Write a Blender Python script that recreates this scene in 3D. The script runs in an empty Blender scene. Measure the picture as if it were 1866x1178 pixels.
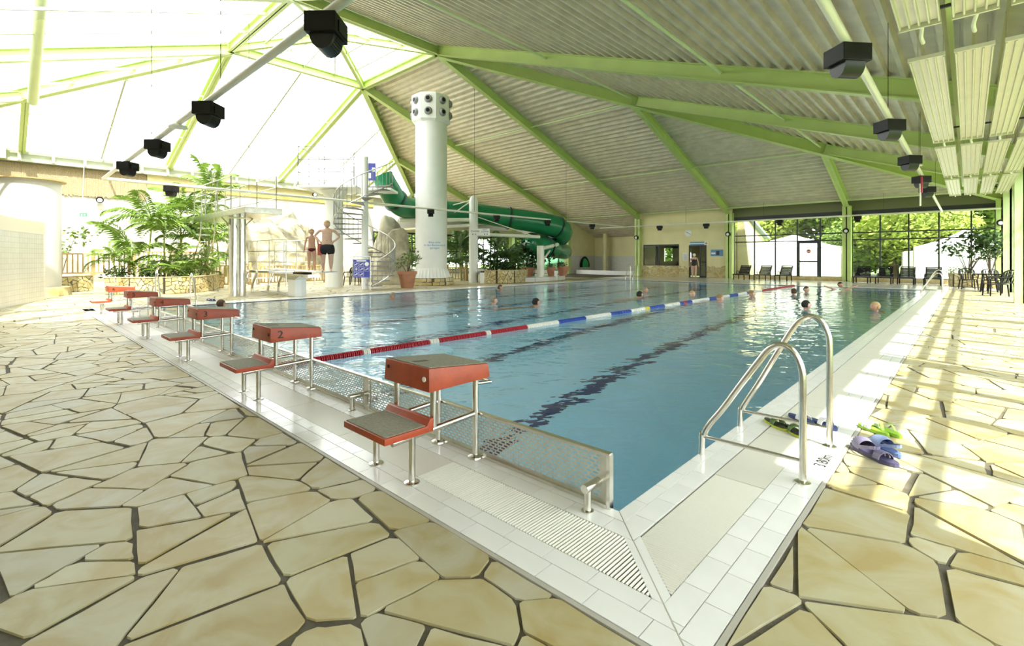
import bpy, bmesh, math, random
from mathutils import Vector, Matrix
random.seed(7)
S = bpy.context.scene
COL = S.collection
PI = math.pi

# ------------------------------------------------------------------ camera, sky, sun, exposure
F0, CX, HY, CH = 885.0, 933.0, 471.0, 1.35
AN = math.atan((1765 - 933) / F0)
CAMX, CAMY = 1.356, -2.274
FW = (-math.sin(AN), math.cos(AN))
RT = (math.cos(AN), math.sin(AN))
cd = bpy.data.cameras.new('camera')
cam = bpy.data.objects.new('camera', cd)
COL.objects.link(cam)
cam.location = (CAMX, CAMY, CH)
cam.rotation_euler = (PI / 2, 0, AN)
cd.sensor_width = 36
cd.lens = F0 / 1866 * 36
cd.shift_y = -(589 - 471) / 1866
cd.clip_start = .05
cd.clip_end = 400
S.camera = cam

w = bpy.data.worlds.new('sky')
S.world = w
w.use_nodes = True
bg = w.node_tree.nodes['Background']
bg.inputs[0].default_value = (.955, .975, 1.0, 1)
bg.inputs[1].default_value = 3.0
sd = bpy.data.lights.new('sun', 'SUN')
sd.energy = 4.8
sd.color = (1, .95, .82)
sd.angle = .012
sun = bpy.data.objects.new('sun', sd)
COL.objects.link(sun)
sun.rotation_euler = Vector((-1, .34, -1.45)).to_track_quat('-Z', 'Y').to_euler()
sun.location = (20, -6, 30)
S.view_settings.view_transform = 'Standard'
S.view_settings.look = 'None'
S.view_settings.gamma = 1
S.view_settings.use_curve_mapping = False
S.view_settings.exposure = 1.3
S.cycles.max_bounces = 9
S.cycles.diffuse_bounces = 5
S.cycles.glossy_bounces = 4
S.cycles.transmission_bounces = 6
S.cycles.transparent_max_bounces = 10
S.cycles.sample_clamp_indirect = 6
S.cycles.use_adaptive_sampling = True
S.cycles.use_denoising = True


def G(px, py, z=0):
    """where the sight line through a measured point meets the level z"""
    d = F0 * (CH - z) / (py - HY)
    l = (px - CX) / F0 * d
    return Vector((CAMX + FW[0] * d + RT[0] * l, CAMY + FW[1] * d + RT[1] * l, z))


def PD(px, py, d):
    l = (px - CX) / F0 * d
    return Vector((CAMX + FW[0] * d + RT[0] * l, CAMY + FW[1] * d + RT[1] * l, CH + (HY - py) / F0 * d))


def YP(px, py, y):
    l = (px - CX) / F0
    ry = FW[1] + RT[1] * l
    t = (y - CAMY) / ry
    return PD(px, py, t)


def XP(px, py, x):
    l = (px - CX) / F0
    rx = FW[0] + RT[0] * l
    return PD(px, py, (x - CAMX) / rx)


# ------------------------------------------------------------------ materials
MATS = {}


def mat(name, col, rough=.5, metal=0, var=0, scale=5, bump=0, bscale=60, spec=.5, ior=None, emit=None, trans=0):
    if name in MATS:
        return MATS[name]
    m = bpy.data.materials.new(name)
    m.use_nodes = True
    nt = m.node_tree
    b = nt.nodes['Principled BSDF']
    b.inputs['Base Color'].default_value = (*col, 1)
    b.inputs['Roughness'].default_value = rough
    b.inputs['Metallic'].default_value = metal
    b.inputs['Specular IOR Level'].default_value = spec
    if emit:
        b.inputs['Emission Color'].default_value = (*col, 1)
        b.inputs['Emission Strength'].default_value = emit
    tc = nt.nodes.new('ShaderNodeTexCoord')
    if var:
        n = nt.nodes.new('ShaderNodeTexNoise')
        n.inputs['Scale'].default_value = scale
        n.inputs['Detail'].default_value = 4
        r = nt.nodes.new('ShaderNodeValToRGB')
        r.color_ramp.elements[0].position = .3
        r.color_ramp.elements[1].position = .7
        r.color_ramp.elements[0].color = (*[c * (1 - var) for c in col], 1)
        r.color_ramp.elements[1].color = (*[min(1, c * (1 + var * .6)) for c in col], 1)
        nt.links.new(tc.outputs['Object'], n.inputs['Vector'])
        nt.links.new(n.outputs['Fac'], r.inputs[0])
        nt.links.new(r.outputs[0], b.inputs['Base Color'])
    if bump:
        n = nt.nodes.new('ShaderNodeTexNoise')
        n.inputs['Scale'].default_value = bscale
        bp = nt.nodes.new('ShaderNodeBump')
        bp.inputs['Strength'].default_value = bump
        bp.inputs['Distance'].default_value = .01
        nt.links.new(tc.outputs['Object'], n.inputs['Vector'])
        nt.links.new(n.outputs['Fac'], bp.inputs['Height'])
        nt.links.new(bp.outputs[0], b.inputs['Normal'])
    MATS[name] = m
    return m


def stone_mat(name, cols, rough=.55, per=1.0, scale=3.0):
    """sandstone: every slab its own tone, with clouding, veins and fine relief"""
    m = bpy.data.materials.new(name)
    m.use_nodes = True
    nt = m.node_tree
    L = nt.links.new
    b = nt.nodes['Principled BSDF']
    oi = nt.nodes.new('ShaderNodeObjectInfo')
    ge = nt.nodes.new('ShaderNodeNewGeometry')
    ad = nt.nodes.new('ShaderNodeMath'); ad.operation = 'ADD'
    L(oi.outputs['Random'], ad.inputs[0]); L(ge.outputs['Random Per Island'], ad.inputs[1])
    fr = nt.nodes.new('ShaderNodeMath'); fr.operation = 'FRACT'
    L(ad.outputs[0], fr.inputs[0])
    rp = nt.nodes.new('ShaderNodeValToRGB')
    e = rp.color_ramp.elements
    e[0].color = (*cols[0], 1)
    e[1].color = (*cols[-1], 1)
    for i, c in enumerate(cols[1:-1]):
        x = e.new((i + 1) / (len(cols) - 1)); x.color = (*c, 1)
    L(fr.outputs[0], rp.inputs[0])
    n = nt.nodes.new('ShaderNodeTexNoise')
    n.inputs['Scale'].default_value = scale
    n.inputs['Detail'].default_value = 6
    n.inputs['Distortion'].default_value = 1.2
    L(ge.outputs['Position'], n.inputs['Vector'])
    r2 = nt.nodes.new('ShaderNodeValToRGB')
    r2.color_ramp.elements[0].position = .36
    r2.color_ramp.elements[0].color = (.84, .70, .42, 1)
    r2.color_ramp.elements[1].position = .62
    r2.color_ramp.elements[1].color = (1.0, 1.0, 1.0, 1)
    L(n.outputs['Fac'], r2.inputs[0])
    mx = nt.nodes.new('ShaderNodeMixRGB'); mx.blend_type = 'MULTIPLY'
    mx.inputs[0].default_value = .85 * per
    L(rp.outputs[0], mx.inputs[1]); L(r2.outputs[0], mx.inputs[2])
    L(mx.outputs[0], b.inputs['Base Color'])
    b.inputs['Roughness'].default_value = rough
    b.inputs['Specular IOR Level'].default_value = .45
    n2 = nt.nodes.new('ShaderNodeTexNoise')
    n2.inputs['Scale'].default_value = 22
    n2.inputs['Detail'].default_value = 8
    L(ge.outputs['Position'], n2.inputs['Vector'])
    bp = nt.nodes.new('ShaderNodeBump'); bp.inputs['Strength'].default_value = .35; bp.inputs['Distance'].default_value = .006
    L(n2.outputs['Fac'], bp.inputs['Height']); L(bp.outputs[0], b.inputs['Normal'])
    MATS[name] = m
    return m


def tile_mat(name, col, grout, sx, sy, rough=.2, axes='XY', gap=.03):
    """small wall or pool tiles too fine to pick apart"""
    m = bpy.data.materials.new(name)
    m.use_nodes = True
    nt = m.node_tree
    L = nt.links.new
    b = nt.nodes['Principled BSDF']
    ge = nt.nodes.new('ShaderNodeNewGeometry')
    sp = nt.nodes.new('ShaderNodeSeparateXYZ')
    L(ge.outputs['Position'], sp.inputs[0])
    cm = nt.nodes.new('ShaderNodeCombineXYZ')
    L(sp.outputs[axes[0]], cm.inputs[0]); L(sp.outputs[axes[1]], cm.inputs[1])
    br = nt.nodes.new('ShaderNodeTexBrick')
    br.offset = 0
    br.inputs['Scale'].default_value = 1
    br.inputs['Brick Width'].default_value = sx
    br.inputs['Row Height'].default_value = sy
    br.inputs['Mortar Size'].default_value = min(sx, sy) * gap
    br.inputs['Color1'].default_value = (*col, 1)
    br.inputs['Color2'].default_value = (*[c * .93 for c in col], 1)
    br.inputs['Mortar'].default_value = (*grout, 1)
    L(cm.outputs[0], br.inputs['Vector']); L(br.outputs['Color'], b.inputs['Base Color'])
    b.inputs['Roughness'].default_value = rough
    MATS[name] = m
    return m


def glass_mat(name, tint=(1, 1, 1), gl=.08, rough=0, fac=None):
    m = bpy.data.materials.new(name)
    m.use_nodes = True
    nt = m.node_tree
    nt.nodes.remove(nt.nodes['Principled BSDF'])
    o = nt.nodes['Material Output']
    t = nt.nodes.new('ShaderNodeBsdfTransparent'); t.inputs[0].default_value = (*tint, 1)
    g = nt.nodes.new('ShaderNodeBsdfGlossy'); g.inputs['Roughness'].default_value = rough
    mx = nt.nodes.new('ShaderNodeMixShader'); mx.inputs[0].default_value = gl
    nt.links.new(t.outputs[0], mx.inputs[1]); nt.links.new(g.outputs[0], mx.inputs[2]); nt.links.new(mx.outputs[0], o.inputs[0])
    MATS[name] = m
    return m


def water_mat():
    m = bpy.data.materials.new('water')
    m.use_nodes = True
    nt = m.node_tree
    L = nt.links.new
    b = nt.nodes['Principled BSDF']
    b.inputs['Base Color'].default_value = (.97, .99, 1, 1)
    b.inputs['Roughness'].default_value = 0
    b.inputs['IOR'].default_value = 1.33
    b.inputs['Transmission Weight'].default_value = 1
    ge = nt.nodes.new('ShaderNodeNewGeometry')
    mp = nt.nodes.new('ShaderNodeMapping'); mp.inputs['Scale'].default_value = (1, 1.0, 1)
    mp.inputs['Rotation'].default_value = (0, 0, -AN)
    L(ge.outputs['Position'], mp.inputs[0])
    ms = nt.nodes.new('ShaderNodeMapping'); ms.inputs['Scale'].default_value = (.8, 1.1, 1)
    L(mp.outputs[0], ms.inputs[0])
    n = nt.nodes.new('ShaderNodeTexNoise'); n.inputs['Scale'].default_value = 1.6; n.inputs['Detail'].default_value = 3
    n.inputs['Distortion'].default_value = .5
    n2 = nt.nodes.new('ShaderNodeTexNoise'); n2.inputs['Scale'].default_value = 5.5; n2.inputs['Detail'].default_value = 2
    L(ms.outputs[0], n.inputs['Vector']); L(ms.outputs[0], n2.inputs['Vector'])
    a = nt.nodes.new('ShaderNodeMath'); a.operation = 'MULTIPLY_ADD'; a.inputs[1].default_value = .22
    L(n2.outputs['Fac'], a.inputs[0]); L(n.outputs['Fac'], a.inputs[2])
    bp = nt.nodes.new('ShaderNodeBump'); bp.inputs['Strength'].default_value = 1; bp.inputs['Distance'].default_value = .03
    L(a.outputs[0], bp.inputs['Height']); L(bp.outputs[0], b.inputs['Normal'])
    MATS['water'] = m
    return m


STEEL = mat('stainless_steel', (.72, .70, .64), .22, 1, .12, 9)
GREEN = mat('lime_green_paint', (.52, .64, .22), .4, 0, .06, 1.5)
PALEG = mat('pale_green_paint', (.66, .76, .42), .4, 0, .06, 1.5)
CREAMW = mat('cream_white_paint', (.86, .84, .70), .35, 0, .04, 2)
WHITE = mat('white_paint', (.87, .87, .82), .4, 0, .03, 2)
CORR = mat('galvanised_sheet', (.66, .60, .47), .45, .12, .13, 2.2)
RED = mat('red_fibreglass', (.40, .062, .018), .42, 0, .22, 7, .15, 40)
PAD = mat('grey_grip_pad', (.30, .29, .22), .85, 0, .2, 60, .6, 300)
GROUT = mat('dark_grout', (.13, .115, .085), .9, 0, .3, 8, .5, 50)
TILE = mat('white_glazed_tile', (.86, .86, .84), .16, 0, .05, 3)
GRATE = mat('white_grating', (.88, .87, .80), .3)
BLACK = mat('black_plastic', (.012, .011, .010), .5, spec=.25)
DARK = mat('dark_frame', (.025, .028, .035), .45)
YEL = mat('cream_yellow_wall', (.80, .73, .42), .7, 0, .06, 1.2)
WALLW = mat('white_wall', (.66, .64, .58), .7, 0, .03, 1.2)
GLASS = glass_mat('window_glass', (.97, .99, .97), .05)
ROOFG = glass_mat('roof_glazing', (.84, .86, .85), .05, .1)
WATER = water_mat()
PAVE = stone_mat('sandstone_slab', [(.47, .44, .27), (.53, .50, .35), (.45, .40, .22), (.49, .47, .36), (.54, .51, .34), (.42, .40, .29)])
CLAD = stone_mat('sandstone_cladding', [(.62, .53, .28), (.68, .61, .38), (.55, .46, .24), (.70, .66, .46)], .8)
PTILE = tile_mat('pool_tile', (.45, .82, 1.0), (.38, .74, .96), .25, .125, .3)
PWALLX = tile_mat('pool_wall_tile', (.45, .82, 1.0), (.38, .74, .96), .25, .125, .3, 'YZ')
PWALLY = tile_mat('pool_wall_tile_end', (.45, .82, 1.0), (.38, .74, .96), .25, .125, .3, 'XZ')
LANE = mat('dark_lane_tile', (.008, .025, .16), .4)
WTX = tile_mat('white_wall_tile', (.66, .65, .60), (.42, .4, .35), .15, .15, .3, 'YZ')
WTY = tile_mat('white_wall_tile_end', (.66, .65, .60), (.42, .4, .35), .15, .15, .3, 'XZ')
DECKT = tile_mat('white_deck_tile', (.72, .71, .66), (.48, .46, .4), .3, .3, .14, 'XY', .02)
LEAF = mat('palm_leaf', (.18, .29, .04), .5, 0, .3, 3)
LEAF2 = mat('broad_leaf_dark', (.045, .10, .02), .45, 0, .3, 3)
LEAF3 = mat('tree_leaf', (.15, .25, .035), .6, 0, .45, 1)
LEAF4 = mat('tree_leaf_yellow', (.33, .42, .06), .6, 0, .45, 1)
BARK = mat('bark', (.14, .10, .06), .9, 0, .3, 5)
STEM = mat('palm_stem', (.42, .44, .14), .6, 0, .25, 6)
SOIL = mat('soil', (.035, .028, .018), 1, 0, .3, 9)
TERRA = mat('terracotta', (.50, .23, .13), .7, 0, .12, 5)
WOOD = mat('light_wood', (.52, .36, .15), .6, 0, .2, 4)
REED = mat('reed_matting', (.42, .33, .20), .9, 0, .35, 24, .6, 120)
ROCK = mat('artificial_rock', (.46, .42, .30), .85, 0, .5, 1.6, .8, 7)
TUBEG = mat('green_slide_shell', (.015, .20, .075), .2, 0, .1, 2)
TENT = mat('white_tent_cloth', (.85, .85, .82), .7, 0, .03, 1)
SKIN = mat('skin', (.62, .34, .22), .5, 0, .08, 9)
SKIN2 = mat('pale_skin', (.72, .45, .32), .5, 0, .08, 9)
BLUE = mat('blue_sign', (.07, .08, .42), .5)
BLUE2 = mat('light_blue_sign', (.12, .28, .52), .5)
WSIGN = mat('white_sign', (.85, .85, .82), .5)
BTXT = mat('black_lettering', (.02, .02, .02), .6)
for _m, _s in ((WATER, 1),):
    pass


# ------------------------------------------------------------------ mesh builder
class MB:
    def __init__(s):
        s.v = []; s.f = []; s.mi = []; s.k = 0

    def add(s, vs, fs):
        n = len(s.v)
        s.v += [tuple(v) for v in vs]
        s.f += [tuple(i + n for i in f) for f in fs]
        s.mi += [s.k] * len(fs)
        return s

    def box(s, x0, x1, y0, y1, z0, z1):
        return s.add([(x0, y0, z0), (x1, y0, z0), (x1, y1, z0), (x0, y1, z0), (x0, y0, z1), (x1, y0, z1), (x1, y1, z1), (x0, y1, z1)],
                     [(0, 3, 2, 1), (4, 5, 6, 7), (0, 1, 5, 4), (1, 2, 6, 5), (2, 3, 7, 6), (3, 0, 4, 7)])

    def bar(s, a, b, w, h, up=(0, 0, 1)):
        """rectangular bar from a to b"""
        a = Vector(a); b = Vector(b)
        d = (b - a).normalized()
        sd_ = d.cross(Vector(up))
        if sd_.length < 1e-4:
            sd_ = d.cross(Vector((1, 0, 0)))
        sd_.normalize()
        u = sd_.cross(d).normalized()
        o = []
        for p in (a, b):
            for i, j in ((-1, -1), (1, -1), (1, 1), (-1, 1)):
                o.append(p + sd_ * (i * w / 2) + u * (j * h / 2))
        return s.add(o, [(3, 2, 1, 0), (4, 5, 6, 7), (0, 1, 5, 4), (1, 2, 6, 5), (2, 3, 7, 6), (3, 0, 4, 7)])

    def tube(s, pts, r, n=8, closed=False, cap=True):
        pts = [Vector(p) for p in pts]
        N = len(pts)
        rs = r if isinstance(r, (list, tuple)) else [r] * N
        vs = []
        ref = None
        for i, p in enumerate(pts):
            a = pts[i - 1] if (i > 0 or closed) else p
            b = pts[(i + 1) % N] if (i < N - 1 or closed) else p
            d = (b - a).normalized()
            if ref is None:
                ref = d.orthogonal().normalized()
            ref = (ref - d * ref.dot(d))
            ref = ref.normalized() if ref.length > 1e-5 else d.orthogonal().normalized()
            q = d.cross(ref)
            for k in range(n):
                t = 2 * PI * k / n
                vs.append(p + (ref * math.cos(t) + q * math.sin(t)) * rs[i])
        fs = []
        for i in range(N if closed else N - 1):
            j = (i + 1) % N
            for k in range(n):
                l = (k + 1) % n
                fs.append((i * n + k, i * n + l, j * n + l, j * n + k))
        if cap and not closed:
            fs.append(tuple(range(n - 1, -1, -1)))
            fs.append(tuple((N - 1) * n + k for k in range(n)))
        return s.add(vs, fs)

    def lathe(s, prof, c=(0, 0, 0), n=16, a0=0):
        vs = []
        for r, z in prof:
            for k in range(n):
                t = 2 * PI * k / n + a0
                vs.append((c[0] + r * math.cos(t), c[1] + r * math.sin(t), c[2] + z))
        fs = []
        for i in range(len(prof) - 1):
            for k in range(n):
                l = (k + 1) % n
                fs.append((i * n + k, i * n + l, (i + 1) * n + l, (i + 1) * n + k))
        if prof[0][0] > 1e-4:
            fs.append(tuple(range(n - 1, -1, -1)))
        if prof[-1][0] > 1e-4:
            fs.append(tuple((len(prof) - 1) * n + k for k in range(n)))
        return s.add(vs, fs)

    def prism(s, poly, z0, z1):
        n = len(poly)
        vs = [(p[0], p[1], z0) for p in poly] + [(p[0], p[1], z1) for p in poly]
        return s.add(vs, [tuple(range(n - 1, -1, -1)), tuple(range(n, 2 * n))] + [(i, (i + 1) % n, n + (i + 1) % n, n + i) for i in range(n)])

    def sphere(s, c, r, n=8, m=6):
        rx, ry, rz = (r, r, r) if not isinstance(r, (tuple, list)) else r
        vs = [(c[0], c[1], c[2] - rz)]
        for i in range(1, m):
            t = PI * i / m - PI / 2
            for k in range(n):
                a = 2 * PI * k / n
                vs.append((c[0] + rx * math.cos(t) * math.cos(a), c[1] + ry * math.cos(t) * math.sin(a), c[2] + rz * math.sin(t)))
        vs.append((c[0], c[1], c[2] + rz))
        fs = [(0, 1 + (k + 1) % n, 1 + k) for k in range(n)]
        for i in range(m - 2):
            for k in range(n):
                l = (k + 1) % n
                fs.append((1 + i * n + k, 1 + i * n + l, 1 + (i + 1) * n + l, 1 + (i + 1) * n + k))
        T = len(vs) - 1
        fs += [(T, 1 + (m - 2) * n + k, 1 + (m - 2) * n + (k + 1) % n) for k in range(n)]
        return s.add(vs, fs)

    def build(s, name, m, parent=None, smooth=False, bev=0, w=False, mats=None):
        me = bpy.data.meshes.new(name)
        v = s.v
        if w and parent is not None:
            o = parent.location if parent.parent is None else parent.location + parent.parent.location
            iv = Matrix.Rotation(-parent.rotation_euler.z, 3, 'Z')
            v = [tuple(iv @ (Vector(p) - o)) for p in v]
        me.from_pydata(v, [], s.f)
        for x in (mats or [m]):
            me.materials.append(x)
        if mats:
            me.polygons.foreach_set('material_index', s.mi)
        if bev:
            bm = bmesh.new(); bm.from_mesh(me)
            bmesh.ops.bevel(bm, geom=[e for e in bm.edges if len(e.link_faces) == 2 and e.calc_face_angle(0) > .6], offset=bev, segments=2, affect='EDGES', profile=.6)
            bm.to_mesh(me); bm.free()
        if smooth:
            me.polygons.foreach_set('use_smooth', [True] * len(me.polygons))
            if smooth != 'all':
                me.set_sharp_from_angle(angle=.8)
        me.update()
        ob = bpy.data.objects.new(name, me)
        COL.objects.link(ob)
        if parent is not None:
            ob.parent = parent
        return ob


def tag(o, label=None, cat=None, group=None, kind=None):
    if label: o['label'] = label
    if cat: o['category'] = cat
    if group: o['group'] = group
    if kind: o['kind'] = kind
    return o


def thing(name, label, cat, loc=(0, 0, 0), rz=0, group=None, kind=None):
    o = bpy.data.objects.new(name, None)
    o.empty_display_size = .1
    COL.objects.link(o)
    o.location = loc
    o.rotation_euler = (0, 0, rz)
    return tag(o, label, cat, group, kind)


def dup(root, loc=None, rz=None, label=None, group=None, skip=()):
    def cp(o, par):
        c = o.copy()
        COL.objects.link(c)
        c.parent = par
        for ch in o.children:
            if ch.name.split('.')[0] not in skip:
                cp(ch, c)
        return c
    r = cp(root, None)
    if loc is not None: r.location = loc
    if rz is not None: r.rotation_euler = (0, 0, rz)
    if label: r['label'] = label
    if group: r['group'] = group
    return r


def text(body, size, m, parent, loc, rot, name='lettering', ext=.001, align='CENTER', sx=1):
    c = bpy.data.curves.new(name, 'FONT')
    c.body = body
    c.size = size
    c.extrude = ext
    c.align_x = align
    c.align_y = 'CENTER'
    c.materials.append(m)
    tmp = bpy.data.objects.new(name, c)
    me = bpy.data.meshes.new_from_object(tmp)
    bpy.data.objects.remove(tmp)
    me.name = name
    o = bpy.data.objects.new(name, me)
    COL.objects.link(o)
    o.parent = parent
    o.location = loc
    o.rotation_euler = rot
    o.scale = (sx, 1, 1)
    return o


def smoothpath(pts, k=6):
    """Catmull-Rom through pts"""
    P = [Vector(p) for p in pts]
    P = [P[0] * 2 - P[1]] + P + [P[-1] * 2 - P[-2]]
    o = []
    for i in range(1, len(P) - 2):
        for j in range(k):
            t = j / k
            a, b, c, d = P[i - 1:i + 3]
            o.append(.5 * ((2 * b) + (c - a) * t + (2 * a - 5 * b + 4 * c - d) * t * t + (3 * b - a - 3 * c + d) * t ** 3))
    o.append(P[-2])
    return o


# ------------------------------------------------------------------ floor: slab, crazy paving, tiles
def clip(poly, a, b, c):
    """keep a*x+b*y<=c"""
    o = []
    n = len(poly)
    for i in range(n):
        p, q = poly[i], poly[(i + 1) % n]
        dp = a * p[0] + b * p[1] - c
        dq = a * q[0] + b * q[1] - c
        if dp <= 0: o.append(p)
        if dp * dq < 0:
            t = dp / (dp - dq)
            o.append((p[0] + (q[0] - p[0]) * t, p[1] + (q[1] - p[1]) * t))
    return o


def area(p):
    return abs(sum(p[i][0] * p[(i + 1) % len(p)][1] - p[(i + 1) % len(p)][0] * p[i][1] for i in range(len(p)))) / 2


def cen(p):
    return sum(q[0] for q in p) / len(p), sum(q[1] for q in p) / len(p)


def inset(poly, g):
    n = len(poly)
    o = poly
    for i in range(n):
        p, q = poly[i], poly[(i + 1) % n]
        dx, dy = q[0] - p[0], q[1] - p[1]
        L = math.hypot(dx, dy)
        if L < 1e-6: continue
        nx, ny = dy / L, -dx / L      # outward for ccw
        gg = g * random.choice((.35, .6, .9, 1, 2.1))
        o = clip(o, nx, ny, nx * p[0] + ny * p[1] - gg)
        if len(o) < 3: return []
    return o


def visible(x, y, m=70):
    dx, dy = x - CAMX, y - CAMY
    d = dx * FW[0] + dy * FW[1]
    if d < .9: return False
    l = dx * RT[0] + dy * RT[1]
    px = CX + F0 * l / d
    py = HY + F0 * CH / d
    return -m - 160 / d < px < 1866 + m + 160 / d and py < 1178 + 60 + 160 / d


def paving(x0, x1, y0, y1, s, seed):
    R = random.Random(seed)
    nx, ny = int((x1 - x0) / s) + 3, int((y1 - y0) / s) + 3
    pt = {}
    for i in range(-1, nx):
        for j in range(-1, ny):
            pt[i, j] = (x0 + (i + .5 + R.uniform(-.48, .48)) * s, y0 + (j + .5 + R.uniform(-.48, .48)) * s)
    out = []
    for (i, j), p in pt.items():
        if not visible(*p, 140): continue
        poly = [(p[0] - 2 * s, p[1] - 2 * s), (p[0] + 2 * s, p[1] - 2 * s), (p[0] + 2 * s, p[1] + 2 * s), (p[0] - 2 * s, p[1] + 2 * s)]
        for a in range(-2, 3):
            for b in range(-2, 3):
                q = pt.get((i + a, j + b))
                if q is None or q == p: continue
                dx, dy = q[0] - p[0], q[1] - p[1]
                poly = clip(poly, dx, dy, dx * (p[0] + q[0]) / 2 + dy * (p[1] + q[1]) / 2)
        for c in ((1, 0, x1), (-1, 0, -x0), (0, 1, y1), (0, -1, -y0)):
            if poly: poly = clip(poly, *c)
        if len(poly) < 3: continue
        st = [poly]
        while st:
            q = st.pop()
            A = area(q)
            if A > .20 * s * s and A > R.uniform(.12, .75) * s * s:
                # cut across the long side
                cx, cy = cen(q)
                sxx = sum((v[0] - cx) ** 2 for v in q); syy = sum((v[1] - cy) ** 2 for v in q); sxy = sum((v[0] - cx) * (v[1] - cy) for v in q)
                th = .5 * math.atan2(2 * sxy, sxx - syy) + R.uniform(-.65, .65)
                a, b = math.cos(th), math.sin(th)
                cc = a * cx + b * cy + R.uniform(-.06, .06) * s
                for t in (clip(q, a, b, cc), clip(q, -a, -b, -cc)):
                    if len(t) > 2 and area(t) > 1e-4: st.append(t)
            elif len(q) > 2:
                out.append(q)
    return out


def shatter(poly, A0, R):
    out, st = [], [poly]
    while st:
        q = st.pop()
        if area(q) > A0 * R.uniform(.5, 1.5):
            cx, cy = cen(q)
            sxx = sum((v[0] - cx) ** 2 for v in q); syy = sum((v[1] - cy) ** 2 for v in q); sxy = sum((v[0] - cx) * (v[1] - cy) for v in q)
            th = .5 * math.atan2(2 * sxy, sxx - syy) + R.uniform(-.6, .6)
            a, b = math.cos(th), math.sin(th)
            cc = a * cx + b * cy + R.uniform(-.05, .05) * math.sqrt(area(q))
            for t in (clip(q, a, b, cc), clip(q, -a, -b, -cc)):
                if len(t) > 2 and area(t) > 1e-4: st.append(t)
        elif len(q) > 2:
            q = slab_poly(q, .011, R)
            if q: out.append(q)
    return out


def slab_poly(q, g, R):
    q = inset(q, g)
    if len(q) < 3 or area(q) < .004: return None
    o = []
    n = len(q)
    for i in range(n):
        a, p, b = q[i - 1], q[i], q[(i + 1) % n]
        la, lb = math.dist(a, p), math.dist(p, b)
        if la < .02: continue
        c = min(R.uniform(.005, .035), la * .3, lb * .3)
        o.append((p[0] + (a[0] - p[0]) / la * c, p[1] + (a[1] - p[1]) / la * c))
        if lb > 1e-5: o.append((p[0] + (b[0] - p[0]) / lb * c * R.uniform(.5, 1.2), p[1] + (b[1] - p[1]) / lb * c))
        if lb > .16:
            t = R.uniform(.3, .7); e = R.uniform(-.007, .004)
            o.append((p[0] + (b[0] - p[0]) * t - (b[1] - p[1]) / lb * -e, p[1] + (b[1] - p[1]) * t + (b[0] - p[0]) / lb * -e))
    return o


fl = MB()
for b_ in ((-37, -15, -9, 33), (0, 3.2, -9, 33), (-15, 0, -9, 0), (-15, 0, 25, 33), (-24.2, -17, 33, 36.2)):
    fl.box(b_[0], b_[1], b_[2], b_[3], -.25, -.011)
floor = fl.build('floor', GROUT)
tag(floor, kind='structure')
R = random.Random(11)
slabs = []
for args in ((-16.0, .735, -6.5, -.735, .62, 3), (.735, 2.9, -6.5, 25.6, .6, 5), (-37, -15.75, -6.5, 26, .95, 8)):
    for q in paving(*args):
        x, y = cen(q)
        if args[0] == -16.0 and x < -16: continue
        if not visible(x, y): continue
        q2 = slab_poly(q, .009 if args[0] != -37 else .014, R)
        if q2:
            sz = math.sqrt(area(q2)) / math.hypot(x - CAMX, y - CAMY)
            slabs.append((sz, q2))
slabs.sort(key=lambda t: -t[0])
for k, (sz, q) in enumerate(slabs[:300]):
    x, y = cen(q)
    MB().prism([(a - x, b - y) for a, b in q], -.014, R.uniform(-.003, .001)).build('paving_stone', PAVE, floor).location = (x, y, 0)
rest = MB()
for sz, q in slabs[300:]:
    rest.prism(q, -.012, R.uniform(-.002, .001))
tag(rest.build('paving_stones', PAVE, floor), kind='stuff')
print('slabs', len(slabs))

# white tile rows round the pool
tb = []   # (distance, polygon, z0, z1)
TL = .2425


def tilerow(x0, x1, y0, y1, side, L=TL, off=0):
    """side 'n' near band (x+y<0), 'r' right band (x+y>0)"""
    g = .0022
    if side == 'n':
        x = x1 + 2 * L - off
        while x > x0:
            p = [(x - L + g, y0 + g), (x - g, y0 + g), (x - g, y1 - g), (x - L + g, y1 - g)]
            p = clip(p, 1, 1, -.003)
            if len(p) > 2: tb.append(p)
            x -= L
    else:
        y = y0 - off - L
        while y < y1:
            p = [(x0 + g, y + g), (x1 - g, y + g), (x1 - g, y + L - g), (x0 + g, y + L - g)]
            p = clip(p, -1, -1, -.003)
            if len(p) > 2: tb.append(p)
            y += L


tilerow(-15.7, .71 + .0, -.71, -.59, 'n', off=.21)
tilerow(-15.7, .62, -.59, -.49, 'n', off=.18)
tilerow(-15.0, .2, -.19, -.075, 'n', off=.18)
tilerow(.60, .71, -.71, 25.6, 'r', off=-.10)
tilerow(.49, .60, -.60, 25.6, 'r', off=-.05)
tilerow(.075, .19, -.19, 25.6, 'r', off=.02)
tb.sort(key=lambda p: math.dist(cen(p), (CAMX, CAMY)))
for p in tb[:290]:
    x, y = cen(p)
    MB().prism([(a - x, b - y) for a, b in p], -.012, .001).build('pool_edge_tile', TILE, floor).location = (x, y, 0)
rt = MB()
for p in tb[290:]:
    rt.prism(p, -.012, .001)
tag(rt.build('pool_edge_tiles', TILE, floor), kind='stuff')
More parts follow.
